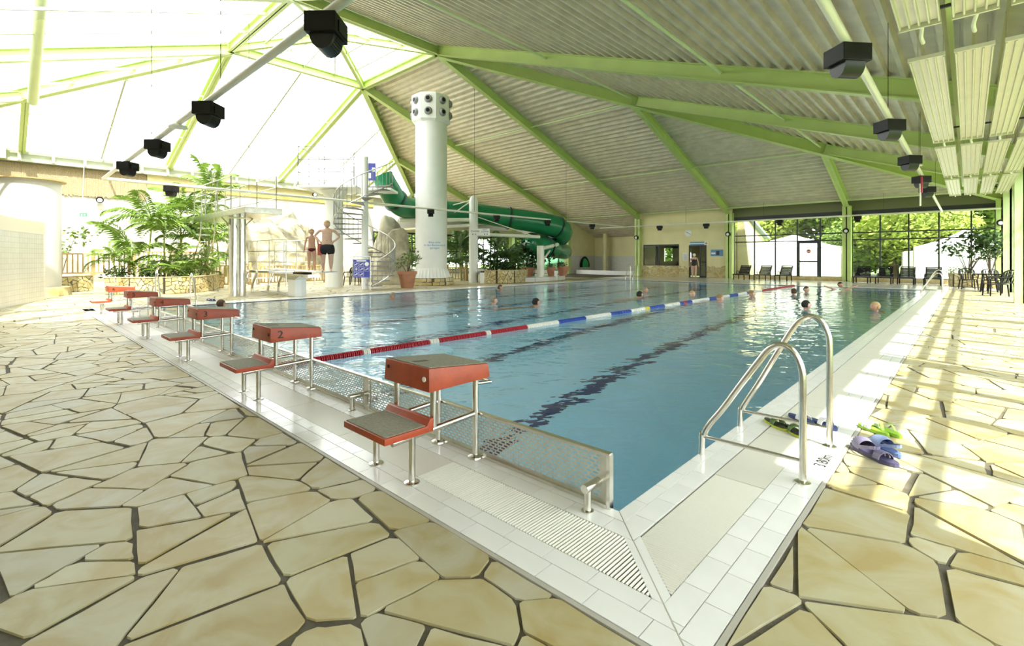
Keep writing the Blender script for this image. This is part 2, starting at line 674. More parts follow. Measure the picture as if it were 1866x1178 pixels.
# rounded coping lip, mitre plates, steel edge strips, side bands
lip = MB()
x = .07
while x > -15:
    a, b = max(x - TL, -15), x
    p = clip([(a + .002, -.073), (b - .002, -.073), (b - .002, 0), (a + .002, 0)], 1, 1, -.002)
    if len(p) > 2: lip.prism(p, -.03, .006 - .004)
    x -= TL
y = -.07
while y < 25:
    p = clip([(0, y + .002), (.073, y + .002), (.073, y + TL - .002), (0, y + TL - .002)], -1, -1, -.002)
    if len(p) > 2: lip.prism(p, -.03, .002)
    y += TL
lip.build('coping_lip', TILE, floor)
mp_ = MB()
mp_.prism([(.14, -.19), (.19, -.192), (.49, -.492), (.44, -.49)], -.012, .0015)
mp_.prism([(.195, -.19), (.195, -.13), (.49, -.43), (.49, -.486)], -.012, .0015)
mp_.build('mitre_plate', TILE, floor)
es = MB().box(-16, .735, -.735, -.713, -.012, .0005).box(.713, .735, -.713, 25.6, -.012, .0005)
es.prism([(0, 0), (.005, -.001), (.713, -.709), (.709, -.713)], -.01, .002)
es.build('edge_strip', mat('bronze_strip', (.5, .48, .42), .5, .1), floor)
bd = MB().box(-15.78, -15.0, -.71, 25.6, -.012, .001).box(-15.0, .73, 25.0, 25.65, -.012, .0)
bd.build('side_tile_band', TILE, floor)
MB().box(-17.3, 2.9, 25.65, 31.9, -.012, -.001).build('far_deck', DECKT, floor)
# overflow grating: loose bars near the corner, smooth covers farther off
chn = MB().box(-15, .2, -.489, -.191, -.012, -.0085)
chn.prism([(.2, -.2), (.49, -.49), (.49, 25), (.2, 25)], -.012, -.0085)
chn.build('channel', mat('channel_grey', (.50, .48, .42), .6), floor)
gb = MB()
x = -1.12
while x < .45:
    y1 = min(-.195, -x - .052)
    if y1 > -.485: gb.tube([(x, -.487, -.003), (x, y1, -.003)], .0062, 6)
    x += .0185
y = -.42
while y < .80:
    x1 = .487
    x0 = max(.203, -y + .066)
    if x1 - x0 > .01: gb.tube([(x0, y, -.003), (x1, y, -.003)], .0055, 6)
    y += .0148
tag(gb.build('grating_bars', GRATE, floor, smooth=True), kind='stuff')
COVER = mat('cream_channel_cover', (.74, .72, .64), .35, 0, .04, 1)
x = -1.13
while x > -15:
    MB().box(max(x - .995, -15), x, -.488, -.192, -.012, .0).build('channel_cover', COVER, floor)
    x -= 1.0
y = .81
while y < 25:
    MB().box(.2, .488, y, min(y + .995, 25), -.012, .0).build('channel_cover', COVER, floor)
    y += 1.0
t = text('3.80m', .1, BTXT, floor, (.655, 1.5, .003), (0, 0, PI / 2), 'depth_marking', .0006)

# pool basin, lane lines and water
pb = MB()
pb.k = 0; pb.box(-15.2, .2, -.2, 25.2, -4.0, -3.8)
pb.k = 1; pb.box(-15.2, -15, 0, 25, -3.8, -.02).box(0, .2, 0, 25, -3.8, -.02)
pb.k = 2; pb.box(-15.2, .2, -.2, 0, -3.8, -.02).box(-15.2, .2, 25, 25.2, -3.8, -.02)
pool = tag(pb.build('pool_basin', None, mats=[PTILE, PWALLX, PWALLY]), kind='structure')
for i, xx in enumerate((-3.8, -6.32, -8.84, -11.36, -13.9)):
    MB().box(xx - .14, xx + .14, 1.8, 23.2, -3.8, -3.79).box(xx - .5, xx + .5, 1.6, 1.85, -3.8, -3.79).box(xx - .5, xx + .5, 23.1, 23.35, -3.8, -3.79).build('lane_line', LANE, pool)
nb = mat('navy_band', (.01, .03, .16), .3)
MB().box(-15, 0, 0, .006, -.16, -.024).box(-.006, 0, 0, 25, -.16, -.024).build('waterline_band', nb, pool)
wt = MB().add([(-15, 0, -.022), (0, 0, -.022), (0, 25, -.022), (-15, 25, -.022)], [(0, 1, 2, 3)]).build('water', WATER)
tag(wt, kind='structure')

# ------------------------------------------------------------------ roof
Z0, K = 4.15, .345
XR, YF = 2.85, 32.0


def zr(x): return Z0 + K * (XR - x)


def zf(y): return Z0 + K * (YF - y)


def zl(x): return Z0 + K * (x + 43.95)


def zn(y): return Z0 + K * (y + 14.4)


BD = .45


def ibeam(m, a, b, depth=BD, fw=.28, tf=.03, tw=.04):
    a = Vector(a); b = Vector(b)
    d = (b - a).normalized()
    s = d.cross(Vector((0, 0, 1))).normalized()
    u = s.cross(d)
    m.bar(a + u * tf / 2, b + u * tf / 2, fw, tf)
    m.bar(a + u * (depth - tf / 2), b + u * (depth - tf / 2), fw, tf)
    m.bar(a + u * depth / 2, b + u * depth / 2, tw, depth)
    # stiffener plates
    L = (b - a).length
    k = 3.3
    while k < L - 1:
        p = a + d * k
        m.bar(p + u * tf, p + u * (depth - tf), .012, fw * .9, d)
        k += 3.3
    return m


def beam(name, a, b, m_=None, **k):
    return tag(ibeam(MB(), a, b, **k).build(name, m_ or GREEN), kind='structure')


XL = [2.85, -3.8, -10.45, -17.1, -23.95, -30.6]
YL = [32, 25.35, 18.85, 12.2, 5.3, -1.3, -7.9]
for y in YL[1:6]:
    xh = max(-17.1, y - 29.15) if y > 5 else -y - 11.8
    if y == 12.2 or y == 5.3: xh = -17.1
    beam('roof_beam', (xh, y, zr(xh)), (2.45, y, zr(2.45)))
for x in XL[1:]:
    yh = max(12.2, x + 29.15) if x > -17.2 else (12.2 if x > -24 else -x - 11.75)
    beam('roof_beam', (x, yh, zf(yh)), (x, 31.6, zf(31.6)))
zt = zr(-17.1)
beam('hip_beam', (-17.1, 12.2, zt - .09), (2.6, 31.75, zr(2.6) - .08), depth=.55, fw=.3)
beam('hip_beam', (-23.95, 12.2, zt - .09), (-36, 24.25, zl(-36) - .08), depth=.55, fw=.3)
beam('hip_beam', (-23.95, 5.3, zt - .09), (-36, -6.75, zl(-36) - .08), depth=.55, fw=.3)
beam('hip_beam', (-17.1, 5.3, zt - .09), (-3.9, -7.9, zr(-3.9) - .08), depth=.55, fw=.3)
RC = [(-17.1, 12.2), (-23.95, 12.2), (-23.95, 5.3), (-17.1, 5.3)]
AP = (-20.5, 8.75, 11.72)
for i in range(4):
    a, b = RC[i], RC[(i + 1) % 4]
    beam('ring_beam', (*a, zt), (*b, zt), depth=.4)
    beam('lantern_beam', (*a, zt), AP, depth=.34, fw=.2)
for y in (18.85, 12.2, 5.3, -1.3):
    xh = -23.95 if 5 < y < 13 else (-y - 11.75 if y > 13 else y - 29.2)
    beam('roof_beam', (xh, y, zl(xh)), (-36, y, zl(-36)))
for x in (-30.6, -23.95, -17.1, -10.45):
    yh = 5.3 if -24 < x < -17 else (x + 29.2 if x < -24 else -x - 11.8)
    beam('roof_beam', (x, yh, zn(yh)), (x, -9, zn(-9)))
# slender braces between the beams
br = []
for y, x0, x1 in ((18.95, -23.8, -10.6), (25.6, -30, -3.9), (31.2, -24, 2.5)):
    br.append(((x0, y, zf(y) + .28), (x1, y, zf(y) + .28)))
for x, y0, y1 in ((-10.45, -1, 18.7), (-3.9, -7, 25.2)):
    br.append(((x, y0, zr(x) + .28), (x, y1, zr(x) + .28)))
for a, b in br:
    tag(MB().tube([a, b], .045, 8).build('roof_brace', PALEG, smooth=True), kind='structure')
CEIL = thing('ceiling', None, None, kind='structure')
PR = ((0, 0), (.085, 0), (.13, .13), (.315, .13), (.36, 0))


def sheet(zfun, c0, c1, lo, hi, swap):
    m = MB()
    pts = []
    n = int((c1 - c0) / .36) + 1
    for i in range(n):
        for o, h in PR[:4]:
            c = c0 + i * .36 + o
            if c < c1: pts.append((c, h))
    for (c, h), (d, k) in zip(pts, pts[1:]):
        l0, h0, l1, h1 = lo(c), hi(c), lo(d), hi(d)
        if h0 - l0 < .01 and h1 - l1 < .01: continue
        h0 = max(h0, l0); h1 = max(h1, l1)
        za, zb = zfun(c) + BD + .01 + h, zfun(d) + BD + .01 + k
        if swap: m.add([(c, l0, za), (c, h0, za), (d, h1, zb), (d, l1, zb)], [(0, 1, 2, 3)])
        else: m.add([(l0, c, za), (h0, c, za), (h1, d, zb), (l1, d, zb)], [(0, 1, 2, 3)])
    return m


for a, b in zip(YL[1:], YL):
    c0 = max(-17.05, a - 29.15) if a > 5 else -17.05
    xl = -17.05
    if a == -7.9 or a == -1.3:
        pass
    m = sheet(zr, -17.05, 2.9, lambda x: max(a, -x - 11.8), lambda x: min(b, 29.15 + x) if not (a == -7.9 and x < -7.2) else min(b, -3.9), True)  # unseen gap added in the last bay so sun lands on the left deck
    if m.f: m.build('roof_panel', CORR, CEIL)
for a, b in zip(XL[1:] + [-36.2], XL):
    m = sheet(zf, 12.25, 32.1, lambda y: max(a, -y - 11.75), lambda y: min(b, y - 29.15), False)
    if m.f: m.build('roof_panel', CORR, CEIL)
m = sheet(zf, 32.05, 36.4, lambda y: -24.25, lambda y: -17.0, False); m.build('roof_panel', CORR, CEIL)
# opaque top cover so that no light leaks through the sheets' ends (the roof deck above them)
dk = MB()
up = BD + .16
dk.add([(XR + .3, 33.4, zr(XR + .3) + up), (-17.1, 13.0, zr(-17.1) + up), (-17.1, 12.2, zr(-17.1) + up), (-17.1, 5.3, zr(-17.1) + up), (-17.1 + 6.6, -1.3, zr(-10.5) + up), (-7.2, -1.3, zr(-7.2) + up), (-7.2, -3.9, zr(-7.2) + up), (-8.0, -3.9, zr(-8) + up), (-3.9, -8, zr(-3.9) + up), (XR + .3, -8, zr(XR + .3) + up)], [tuple(range(10))])  # notched to match the added sun gap, out of view
dk.add([(-17.1, 12.2, zf(12.2) + up), (-16.3, 12.2, zf(12.2) + up), (XR + 1, 32.4, zf(32.4) + up), (-36, 32.4, zf(32.4) + up), (-36, 24.3, zf(24.3) + up), (-23.95, 12.2, zf(12.2) + up)], [tuple(range(6))])
dk.add([(-10, -3.9, zn(-3.9) + up), (3, -8, zn(-3.9) + up - .5), (3, -9.5, 6), (-37, -9.5, 6), (-37, -4.3, zn(-4.3) + up), (-10, -4.3, zn(-4.3) + up)], [tuple(range(6))])  # unseen opaque strip added to keep sun off the near left floor
dk.add([(-24.4, 31.9, zf(31.9) + up), (-16.9, 31.9, zf(31.9) + up), (-16.9, 36.6, zf(36.6) + up), (-24.4, 36.6, zf(36.6) + up)], [(0, 1, 2, 3)])
dk.build('roof_deck', CORR, CEIL)
# glazing with its bars
gz = MB()
u2 = BD + .06
gz.add([(-23.95, 12.2, zl(-23.95) + u2), (-36.1, 24.35, zl(-36.1) + u2), (-36.1, -6.9, zl(-36.1) + u2), (-23.95, 5.3, zl(-23.95) + u2)], [(0, 1, 2, 3)])
gz.add([(-23.95, 5.3, zn(5.3) + u2), (-33.5, -4.3, zn(-4.3) + u2), (-7.5, -4.3, zn(-4.3) + u2), (-17.1, 5.3, zn(5.3) + u2)], [(0, 1, 2, 3)])
for i in range(4):
    a, b = RC[i], RC[(i + 1) % 4]
    gz.add([(*a, zt + .45), (*b, zt + .45), (AP[0], AP[1], AP[2] + .4)], [(0, 1, 2)])
gz.build('roof_glazing', ROOFG, CEIL)
BARW = mat('white_glazing_bar', (.42, .44, .32), .5)


def gbar(a, b, r=.05):
    MB().bar(a, b, r * 1.6, r * 2).build('glazing_bar', BARW, CEIL)


for y in (15.5, 8.8, 2.0, -4.3):
    xh = -23.95 if 5 < y < 13 else (-y - 11.75 if y > 13 else y - 29.2)
    gbar((xh, y, zl(xh) + .3), (-36, y, zl(-36) + .3))
for x in (-28, -32.2):
    gbar((x, x + 29.2, zl(x) + .22), (x, -x - 11.75, zl(x) + .22), .04)
for x in (-29, -27, -25.5, -21.7, -19.4, -15.5, -14, -12):
    yh = 5.3 if -24 < x < -17 else (x + 29.2 if x < -24 else -x - 11.8)
    gbar((x, yh, zn(yh) + .35), (x, -4.3, zn(-4.3) + .35))
for k in (.33, .66):
    P_ = [Vector((*c, zt + .25)).lerp(Vector((AP[0], AP[1], AP[2] + .25)), k) for c in RC]
    for i in range(4):
        gbar(P_[i], P_[(i + 1) % 4], .035)
for k in range(1, 4):
    for i in (1, 2):
        a = Vector((*RC[i], zt + .3)).lerp(Vector((*RC[(i + 1) % 4], zt + .3)), k / 4)
        gbar(a, Vector((AP[0], AP[1], AP[2] + .3)), .03)
# gutter rail along the left eave
rl = MB()
rl.bar((-35.6, -8, 6.62), (-35.6, 24, 6.62), .14, .14).bar((-35.6, -8, 7.1), (-35.6, 24, 7.1), .09, .09)
rl.box(-36, -35.75, -8, 24, 6.55, 7.2)
y = -8
while y < 24:
    rl.bar((-35.55, y, 6.6), (-35.55, y, 7.1), .14, .12); y += 1.32
tag(rl.build('trim_1', BARW), kind='structure')
tag(MB().box(-36.0, -35.3, -2.4, -1.9, 6.6, 9.0).build('column', PALEG), kind='structure')
pt_ = PD(60, 186, 19.5)
tag(MB().tube([pt_, PD(78, -60, 14.5)], .17, 12).build('roof_brace', PALEG, smooth=True), kind='structure')

# ------------------------------------------------------------------ walls and windows
PLN = .22


def column(x, y, z, h=.42, m_=None, d=.42):
    c = MB()
    c.box(x - h / 2, x + h / 2, y - d / 2, y - d / 2 + .03, 0, z).box(x - h / 2, x + h / 2, y + d / 2 - .03, y + d / 2, 0, z).box(x - .03, x + .03, y - d / 2, y + d / 2, 0, z)
    c.box(x - h / 2 + .02, x + h / 2 - .02, y - d / 2 + .01, y + d / 2 - .01, 0, z)
    return tag(c.build('column', m_ or GREEN), kind='structure')


for x in (-3.8, -10.4, -17.2, -23.95, -30.6):
    column(x, 31.7, zf(31.7) + .15)
column(2.55, 31.7, 4.3)
for y in (25.35, 18.85, 12.2, 5.3, -1.3):
    column(2.57, y, zr(2.57) + .1, m_=PALEG, d=.34)


def window(n, a, b, z0, z1, mull, trans, w=.07, door=None, dm=DARK, thick=.06, mw=None):
    """glazed wall from a to b; mull: fractions; trans: heights; each pane its own piece"""
    wn = thing('window_%d' % n, None, None, (a[0], a[1], 0), kind='structure')
    A = Vector((a[0], a[1], 0)); B = Vector((b[0], b[1], 0))
    L = (B - A).length
    d = (B - A).normalized()
    nrm = Vector((-d.y, d.x, 0))

    def bx(s0, s1, za, zb, t, m_, name, par=wn):
        c = []
        for s in (s0, s1):
            for q in (-t / 2, t / 2):
                c.append(d * s + nrm * q)
        mb = MB()
        vs = [(*c[i].xy, za) for i in (0, 2, 3, 1)] + [(*c[i].xy, zb) for i in (0, 2, 3, 1)]
        mb.add(vs, [(0, 3, 2, 1), (4, 5, 6, 7), (0, 1, 5, 4), (1, 2, 6, 5), (2, 3, 7, 6), (3, 0, 4, 7)])
        return mb.build(name, m_, par)
    xs = [0] + [m * L for m in mull] + [L]
    zs = [z0] + list(trans) + [z1]
    for s in xs:
        q_ = (mw or w) / 2
        bx(max(0, s - q_), min(L, s + q_), z0, z1, thick * 1.3, dm, 'mullion')
    for i, z in enumerate(zs):
        if door and i in (0,): pass
        bx(0, L, z - w / 2 if i else z, z + w / 2 if i < len(zs) - 1 else z + w, thick * 1.2, dm, 'transom')
    for i in range(len(xs) - 1):
        for j in range(len(zs) - 1):
            bx(xs[i] + w / 2, xs[i + 1] - w / 2, zs[j] + w / 2, zs[j + 1] - w / 2, .008, GLASS, 'pane')
    return wn


# far wall, two glazed bays (z up to 3.83), with header above
def frac(px, x0, x1, y): return (YP(px, 450, y).x - x0) / (x1 - x0)


xa, xb = -10.19, -4.01
window(1, (xa, 32), (xb, 32), PLN, 3.83, [frac(p, xa, xb, 32) for p in (1375, 1413, 1453, 1495)], (2.43, 2.84))
xa, xb = -3.59, 2.34
window(2, (xa, 32), (xb, 32), PLN, 3.83, [frac(p, xa, xb, 32) for p in (1604, 1656, 1711, 1770)], (2.43, 2.84))
hd = MB(); hd.k = 0; hd.box(-17.1, 3.1, 31.98, 32.3, 3.9, 4.12); hd.k = 1; hd.box(-17.1, 3.1, 31.98, 32.3, 4.12, 4.8)
hd.build('wall_header', None, mats=[DARK, mat('header_olive', (.16, .17, .08), .6)])['kind'] = 'structure'
tag(MB().box(-10.4, 2.6, 31.8, 32.15, -.02, PLN).build('wall_plinth', CLAD), kind='structure')
# door in the fourth field
d0, d1 = YP(1453, 500, 31.93).x, YP(1495, 500, 31.93).x
dr = thing('door_1', None, None, (d0, 31.93, 0), kind='structure')
W_ = d1 - d0
for q in ((0, .13, 0, 2.42), (W_ - .17, W_, 0, 2.42), (.13, W_ - .17, 2.27, 2.42), (.13, W_ - .17, 0, .13), (.13, W_ - .17, 1.12, 1.2)):
    MB().box(q[0], q[1], -.03, .03, q[2], q[3]).build('door_rail', DARK, dr)
MB().box(.13, W_ - .17, -.005, .005, .13, 1.12).build('pane', GLASS, dr)
MB().box(.13, W_ - .17, -.005, .005, 1.2, 2.27).build('pane', GLASS, dr)
MB().tube([(.09, -.06, 1.1), (.09, -.1, 1.1), (.22, -.1, 1.1)], .012, 6).tube([(.08, -.05, .85), (.08, -.1, .86), (.16, -.1, .86), (.16, -.05, .86)], .01, 6).build('door_handle', STEEL, dr)
ns = MB().lathe([(.0, 0), (.115, 0), (.115, .006), (0, .006)], (0, 0, 0), 16).build('no_entry_disc', mat('sign_red', (.35, .03, .03), .5), dr)
ns.rotation_euler = (PI / 2, 0, 0); ns.location = (W_ * .5, -.012, 1.78)
MB().box(-.08, .08, -.022, -.018, -.02, .02).build('no_entry_bar', WSIGN, dr).location = (W_ * .5, 0, 1.78)

# right wall: glazing whose shadows fall on the deck
n = 3
for a, b in ((25.55, 31.5), (19.05, 25.15), (12.4, 18.65), (5.5, 12.0), (.33, 5.1)):
    nm = 5 if b - a > 5.2 else 4
    window(n, (2.86, a), (2.86, b), PLN, 3.83, [i / nm for i in range(1, nm)], (2.43, 2.84), w=.09, mw=.17)
    n += 1
window(n, (2.86, -4), (2.86, .33), PLN, 2.0, [.3, .62], (), w=.09)
n += 1
wr = MB().box(2.8, 3.1, -9, 32.2, 3.86, 4.75).box(2.8, 3.1, -9, -4, 0, 3.9).box(2.8, 3.1, -4, .33, 2.06, 3.9).box(2.8, 3.1, -9, 32.2, -.02, PLN)
tag(wr.build('wall_right', YEL), kind='structure')
tag(MB().box(-37, 3.1, -9.3, -9, 0, 9).build('wall_near', WALLW), kind='structure')

# kiosk wall, Y=32, X -17.1 .. -10.3
kw = MB()
wx0, wx1, wz0, wz1 = -16.85, -14.02, .8, 2.3
dx0, dx1, dz = -13.28, -12.02, 2.28
Yk0, Yk1 = 31.85, 32.0
kw.box(-17.1, wx0, Yk0, Yk1, 0, 4.75).box(wx0, wx1, Yk0, Yk1, 0, wz0).box(wx0, wx1, Yk0, Yk1, wz1, 4.75).box(wx1, dx0, Yk0, Yk1, 0, 4.75)
kw.box(dx0, dx1, Yk0, Yk1, dz, 4.75).box(dx1, -10.3, Yk0, Yk1, 0, 4.75)
wk = tag(kw.build('wall_back', YEL), kind='structure')
# irregular stone cladding at its foot
R = random.Random(5)
for x0, x1, top in ((-17.0, -14.02, .74), (-14.0, -13.3, .72), (-12.0, -10.65, .82)):
    N_ = 8
    top_ = [(x1 - (x1 - x0) * i / N_, top + R.uniform(-.1, .12)) for i in range(N_ + 1)]
    for q in shatter([(x0, .01), (x1, .01)] + top_, .07, R):
        o = MB().prism(q, 0, .03).build('cladding_stone', CLAD, wk)
        o.rotation_euler = (PI / 2, 0, 0); o.location = (0, Yk0, 0)
window(n, (wx0, 31.88), (wx1, 31.88), wz0, wz1, [.36, .44], (), w=.08); n += 1
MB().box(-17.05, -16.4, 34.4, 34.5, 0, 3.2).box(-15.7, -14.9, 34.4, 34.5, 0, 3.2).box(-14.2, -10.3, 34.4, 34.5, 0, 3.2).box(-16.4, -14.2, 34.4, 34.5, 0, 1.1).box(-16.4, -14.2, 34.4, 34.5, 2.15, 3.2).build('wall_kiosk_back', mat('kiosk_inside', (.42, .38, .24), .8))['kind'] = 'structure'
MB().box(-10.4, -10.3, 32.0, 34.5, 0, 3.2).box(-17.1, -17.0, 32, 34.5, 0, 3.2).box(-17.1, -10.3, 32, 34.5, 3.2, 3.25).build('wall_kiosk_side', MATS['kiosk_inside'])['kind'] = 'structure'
dr = thing('door_2', None, None, (dx0, 31.9, 0), kind='structure')
MB().box(0, .07, -.06, .06, 0, dz).box(dx1 - dx0 - .07, dx1 - dx0, -.06, .06, 0, dz).box(0, dx1 - dx0, -.06, .06, dz - .07, dz).build('door_frame', DARK, dr)
MB().box(.75, .82, .02, .06, 0, dz - .07).box(.75, 1.2, .02, .06, .0, .1).box(.75, 1.2, .02, .06, 1.05, 1.12).build('door_leaf', DARK, dr)
MB().box(.82, 1.19, .036, .044, .1, dz - .07).build('pane', GLASS, dr)

# alcove left of the kiosk
al = MB()
al.k = 0
al.box(-24.2, -19.2, 36, 36.2, 0, 4.2).box(-19.2, -17.1, 36, 36.2, 0, .98).box(-19.2, -17.1, 36, 36.2, 2.5, 4.2)
al.box(-24.25, -24.0, 32, 36, 1.6, 4.7)
al.k = 1
al.box(-17.14, -17.1, 32.1, 36, 0, 4.2).box(-24.25, -24.0, 32, 36, 0, 1.6)
al.k = 0
tag(al.build('wall_alcove', None, mats=[YEL, WTX]), kind='structure')
tag(MB().box(-24.0, -19.25, 35.96, 36.0, 0, 1.55).box(-19.25, -17.15, 35.96, 36.0, 0, .95).build('wall_alcove_tiles', WTY), kind='structure')
window(n, (-19.1, 35.98), (-17.12, 35.98), 1.0, 2.45, [.35, .72], (), w=.08); n += 1
tag(MB().tube([(-22.4, 35.2, 0), (-22.4, 35.2, 4.2)], .2, 14).build('column', YEL, smooth=True), kind='structure')
# low curved pool wall in the alcove
cw = MB()
arc = [(-23.6 + 6.4 * (i / 12), 32.6 - .7 * math.sin(i / 12 * PI * .6)) for i in range(13)]
for (a, b), (c, d) in zip(arc, arc[1:]):
    h = .34 + .25 * max(0, 1 - (a + 23.6) / 2.2)
    cw.bar((a, b, .17), (c, d, .17), .25, .34)
tag(cw.build('wall_basin', TILE), kind='structure')

# far wall bays 3 and 4 beyond the planting and the left return
window(n, (-30.4, 32), (-24.2, 32), .3, 3.4, [.17, .34, .5, .67, .84], (2.0, 2.75), w=.09); n += 1
window(n, (-35.9, 32), (-30.8, 32), .3, 3.4, [.2, .4, .6, .8], (2.0, 2.75), w=.09); n += 1
window(n, (-35.95, 20), (-35.95, 31.9), .3, 3.6, [i / 9 for i in range(1, 9)], (2.0, 2.8), w=.09); n += 1
wl = MB()
wl.k = 0
wl.box(-36.2, -36, -9, 20, 0, 6.6).box(-36.2, -36, 20, 32, 3.65, 7).box(-36.2, -36, 20, 32, 0, .3).box(-36, -24, 32, 32.2, 3.45, 4.75).box(-36, -24, 32, 32.2, 0, .3)
tag(wl.build('wall_left', WALLW), kind='structure')
# lower soffit of the passage under the slide
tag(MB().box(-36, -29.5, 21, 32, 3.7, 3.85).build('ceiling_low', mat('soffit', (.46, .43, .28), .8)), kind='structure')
tag(MB().box(-35.99, -35.9, 4.2, 20, 6.0, 6.55).build('trim_2', YEL), kind='structure')
tag(MB().box(-35.98, -35.88, 4.2, 20, 5.75, 5.95).build('trim_3', mat('golden_band', (.72, .55, .12), .6)), kind='structure')
# reed matting: hangs on the left wall, sheets side by side
rm = MB()
R = random.Random(9)
y = -8.5
while y < 4.1:
    rm.box(-35.97, -35.9 + R.uniform(-.02, .012), y, y + .055, 4.95 + R.uniform(-.05, .05), 6.5)
    y += .06
o = rm.build('reed_matting', REED)
tag(o, 'brown reed matting hung high on the white left wall above the palms', 'matting')


# ------------------------------------------------------------------ starting blocks
def make_block():
    t = thing('starting_block', 'x', 'starting block', (0, 0, 0), 0, 'red starting blocks along the pool end')
    p = MB()
    yb, yf = .04, -.47
    v = []
    for (x, y, z) in ((-.25, yf, .53), (.25, yf, .53), (.25, yb + .005, .535), (-.25, yb + .005, .535), (-.24, yf + .006, .675), (.24, yf + .006, .675), (.24, yb, .63), (-.24, yb, .63)):
        v.append((x, y, z))
    p.add(v, [(0, 3, 2, 1), (4, 5, 6, 7), (0, 1, 5, 4), (1, 2, 6, 5), (2, 3, 7, 6), (3, 0, 4, 7)])
    pl = p.build('platform', RED, t, bev=.008, smooth=True)
    MB().add([(-.228, yf + .018, .675), (.228, yf + .018, .675), (.228, yb - .012, .6325), (-.228, yb - .012, .6325), (-.226, yf + .02, .6795), (.226, yf + .02, .6795), (.226, yb - .014, .637), (-.226, yb - .014, .637)],
             [(4, 5, 6, 7), (0, 1, 5, 4), (1, 2, 6, 5), (2, 3, 7, 6), (3, 0, 4, 7)]).build('grip_pad', PAD, pl)
    h = MB()
    h.k = 0; h.tube([(-.2, yf - .001, .625), (-.2, yf + .004, .625)], .013, 10)
    h.build('side_hole', BLACK, pl)
    h = MB().tube([(.2, yf - .002, .605), (.2, yf + .004, .605)], .014, 10)
    h.build('side_cap', BLACK, pl)
    s = MB()
    yb, yf = -.425, -.77
    pr = [(yf, .285), (yf, .325), (yb - .05, .325), (yb - .025, .365), (yb, .365), (yb, .285)]
    n = len(pr)
    s.add([(-.235, a, b) for a, b in pr] + [(.235, a, b) for a, b in pr], [tuple(range(n)), tuple(range(2 * n - 1, n - 1, -1))] + [(i, i + n, (i + 1) % n + n, (i + 1) % n) for i in range(n)])
    st = s.build('step', RED, t, bev=.006, smooth=True)
    MB().box(-.222, .222, yf + .012, yb - .055, .325, .3295).build('grip_pad', PAD, st)
    for sx in (-.2, .2):
        MB().tube([(sx, -.56, .002), (sx, -.56, .287)], .021, 12).lathe([(.048, 0), (.048, .006), (.024, .012)], (sx, -.56, .001), 14).build('leg', STEEL, t, smooth=True)
        MB().tube([(sx, -.045, .002), (sx, -.045, .535)], .021, 12).lathe([(.055, 0), (.052, .012), (.024, .022)], (sx, -.045, .001), 14).build('leg', STEEL, t, smooth=True)
        MB().tube([(sx, -.40, .30), (sx, -.40, .535)], .021, 12).build('upright', STEEL, t, smooth=True)
        MB().tube([(sx, -.70, .272), (sx, -.40, .285), (sx, -.065, .30)], .019, 10).build('side_rail', STEEL, t, smooth=True)
    MB().tube(smoothpath([(-.2, -.045, .50), (-.2, .07, .49), (-.17, .1, .488), (.17, .1, .488), (.2, .07, .49), (.2, -.045, .50)], 4), .012, 8).build('start_grip', STEEL, t, smooth=True)
    return t


blk0 = make_block()
BX = (-1.28, -3.8, -6.33, -8.86, -11.4, -13.95)
LB = ['starting block nearest the camera, red with grey grip pads and a bare side', 'red starting block with a worn number 2 on its side', 'red starting block with the number 3 on its side',
      'dark red starting block with the number 4 on its side', 'red starting block numbered 5, just before the orange sunlit one', 'bright orange sunlit starting block with the number 6, last of the row']
for i, x in enumerate(BX):
    b_ = blk0 if i == 0 else dup(blk0, (x, .0, 0), 0)
    b_.location = (x, .0 + .012 * i, 0)
    b_['label'] = LB[i]
    if i:
        text(str(i + 1), .105, BTXT, b_, (.2515, -.375, .60), (PI / 2, 0, PI / 2), 'number', .0006, sx=1.15)
    else:
        text('1', .16, mat('worn_print', (.10, .09, .07), .8), b_, (0.0, -.36, .6735), (math.atan(-.083), 0, 0), 'number', .0006, sx=2.4)
        [c for c in b_.children if c.name.startswith('platform')][0].children
for o in blk0.children:
    for c in o.children:
        if c.name.startswith('side_cap'):
            c.data.materials[0] = BLACK
nb_ = MB().tube([(.2, -.474, .605), (.2, -.468, .605)], .016, 12).build('round_cap', WHITE, [c for c in blk0.children if c.name.startswith('platform')][0])

# ------------------------------------------------------------------ perforated splash barrier, one panel per lane
BAR_L = 2.46
pm = MB()
zb0, zb1 = .035, .272
rows = 12
rh = (zb1 - zb0) / rows
pm.box(0, BAR_L, -.002, .002, 0.0, zb0).box(0, BAR_L, -.002, .002, zb1, .285)
pm.box(0, .05, -.002, .002, 0, .285).box(BAR_L - .05, BAR_L, -.002, .002, 0, .285)
P_ = .046
for r in range(rows):
    z = zb0 + r * rh
    pm.add([(.05, 0, z), (BAR_L - .05, 0, z), (BAR_L - .05, 0, z + rh * .42), (.05, 0, z + rh * .42)], [(0, 1, 2, 3)])
    x = .05 + (P_ / 2 if r % 2 else 0)
    while x < BAR_L - .06:
        pm.add([(x, 0, z + rh * .42), (x + .015, 0, z + rh * .42), (x + .015, 0, z + rh), (x, 0, z + rh)], [(0, 1, 2, 3)])
        x += P_
BRUSH = mat('brushed_steel', (.66, .65, .58), .33, .85, .08, 20)
proto = None
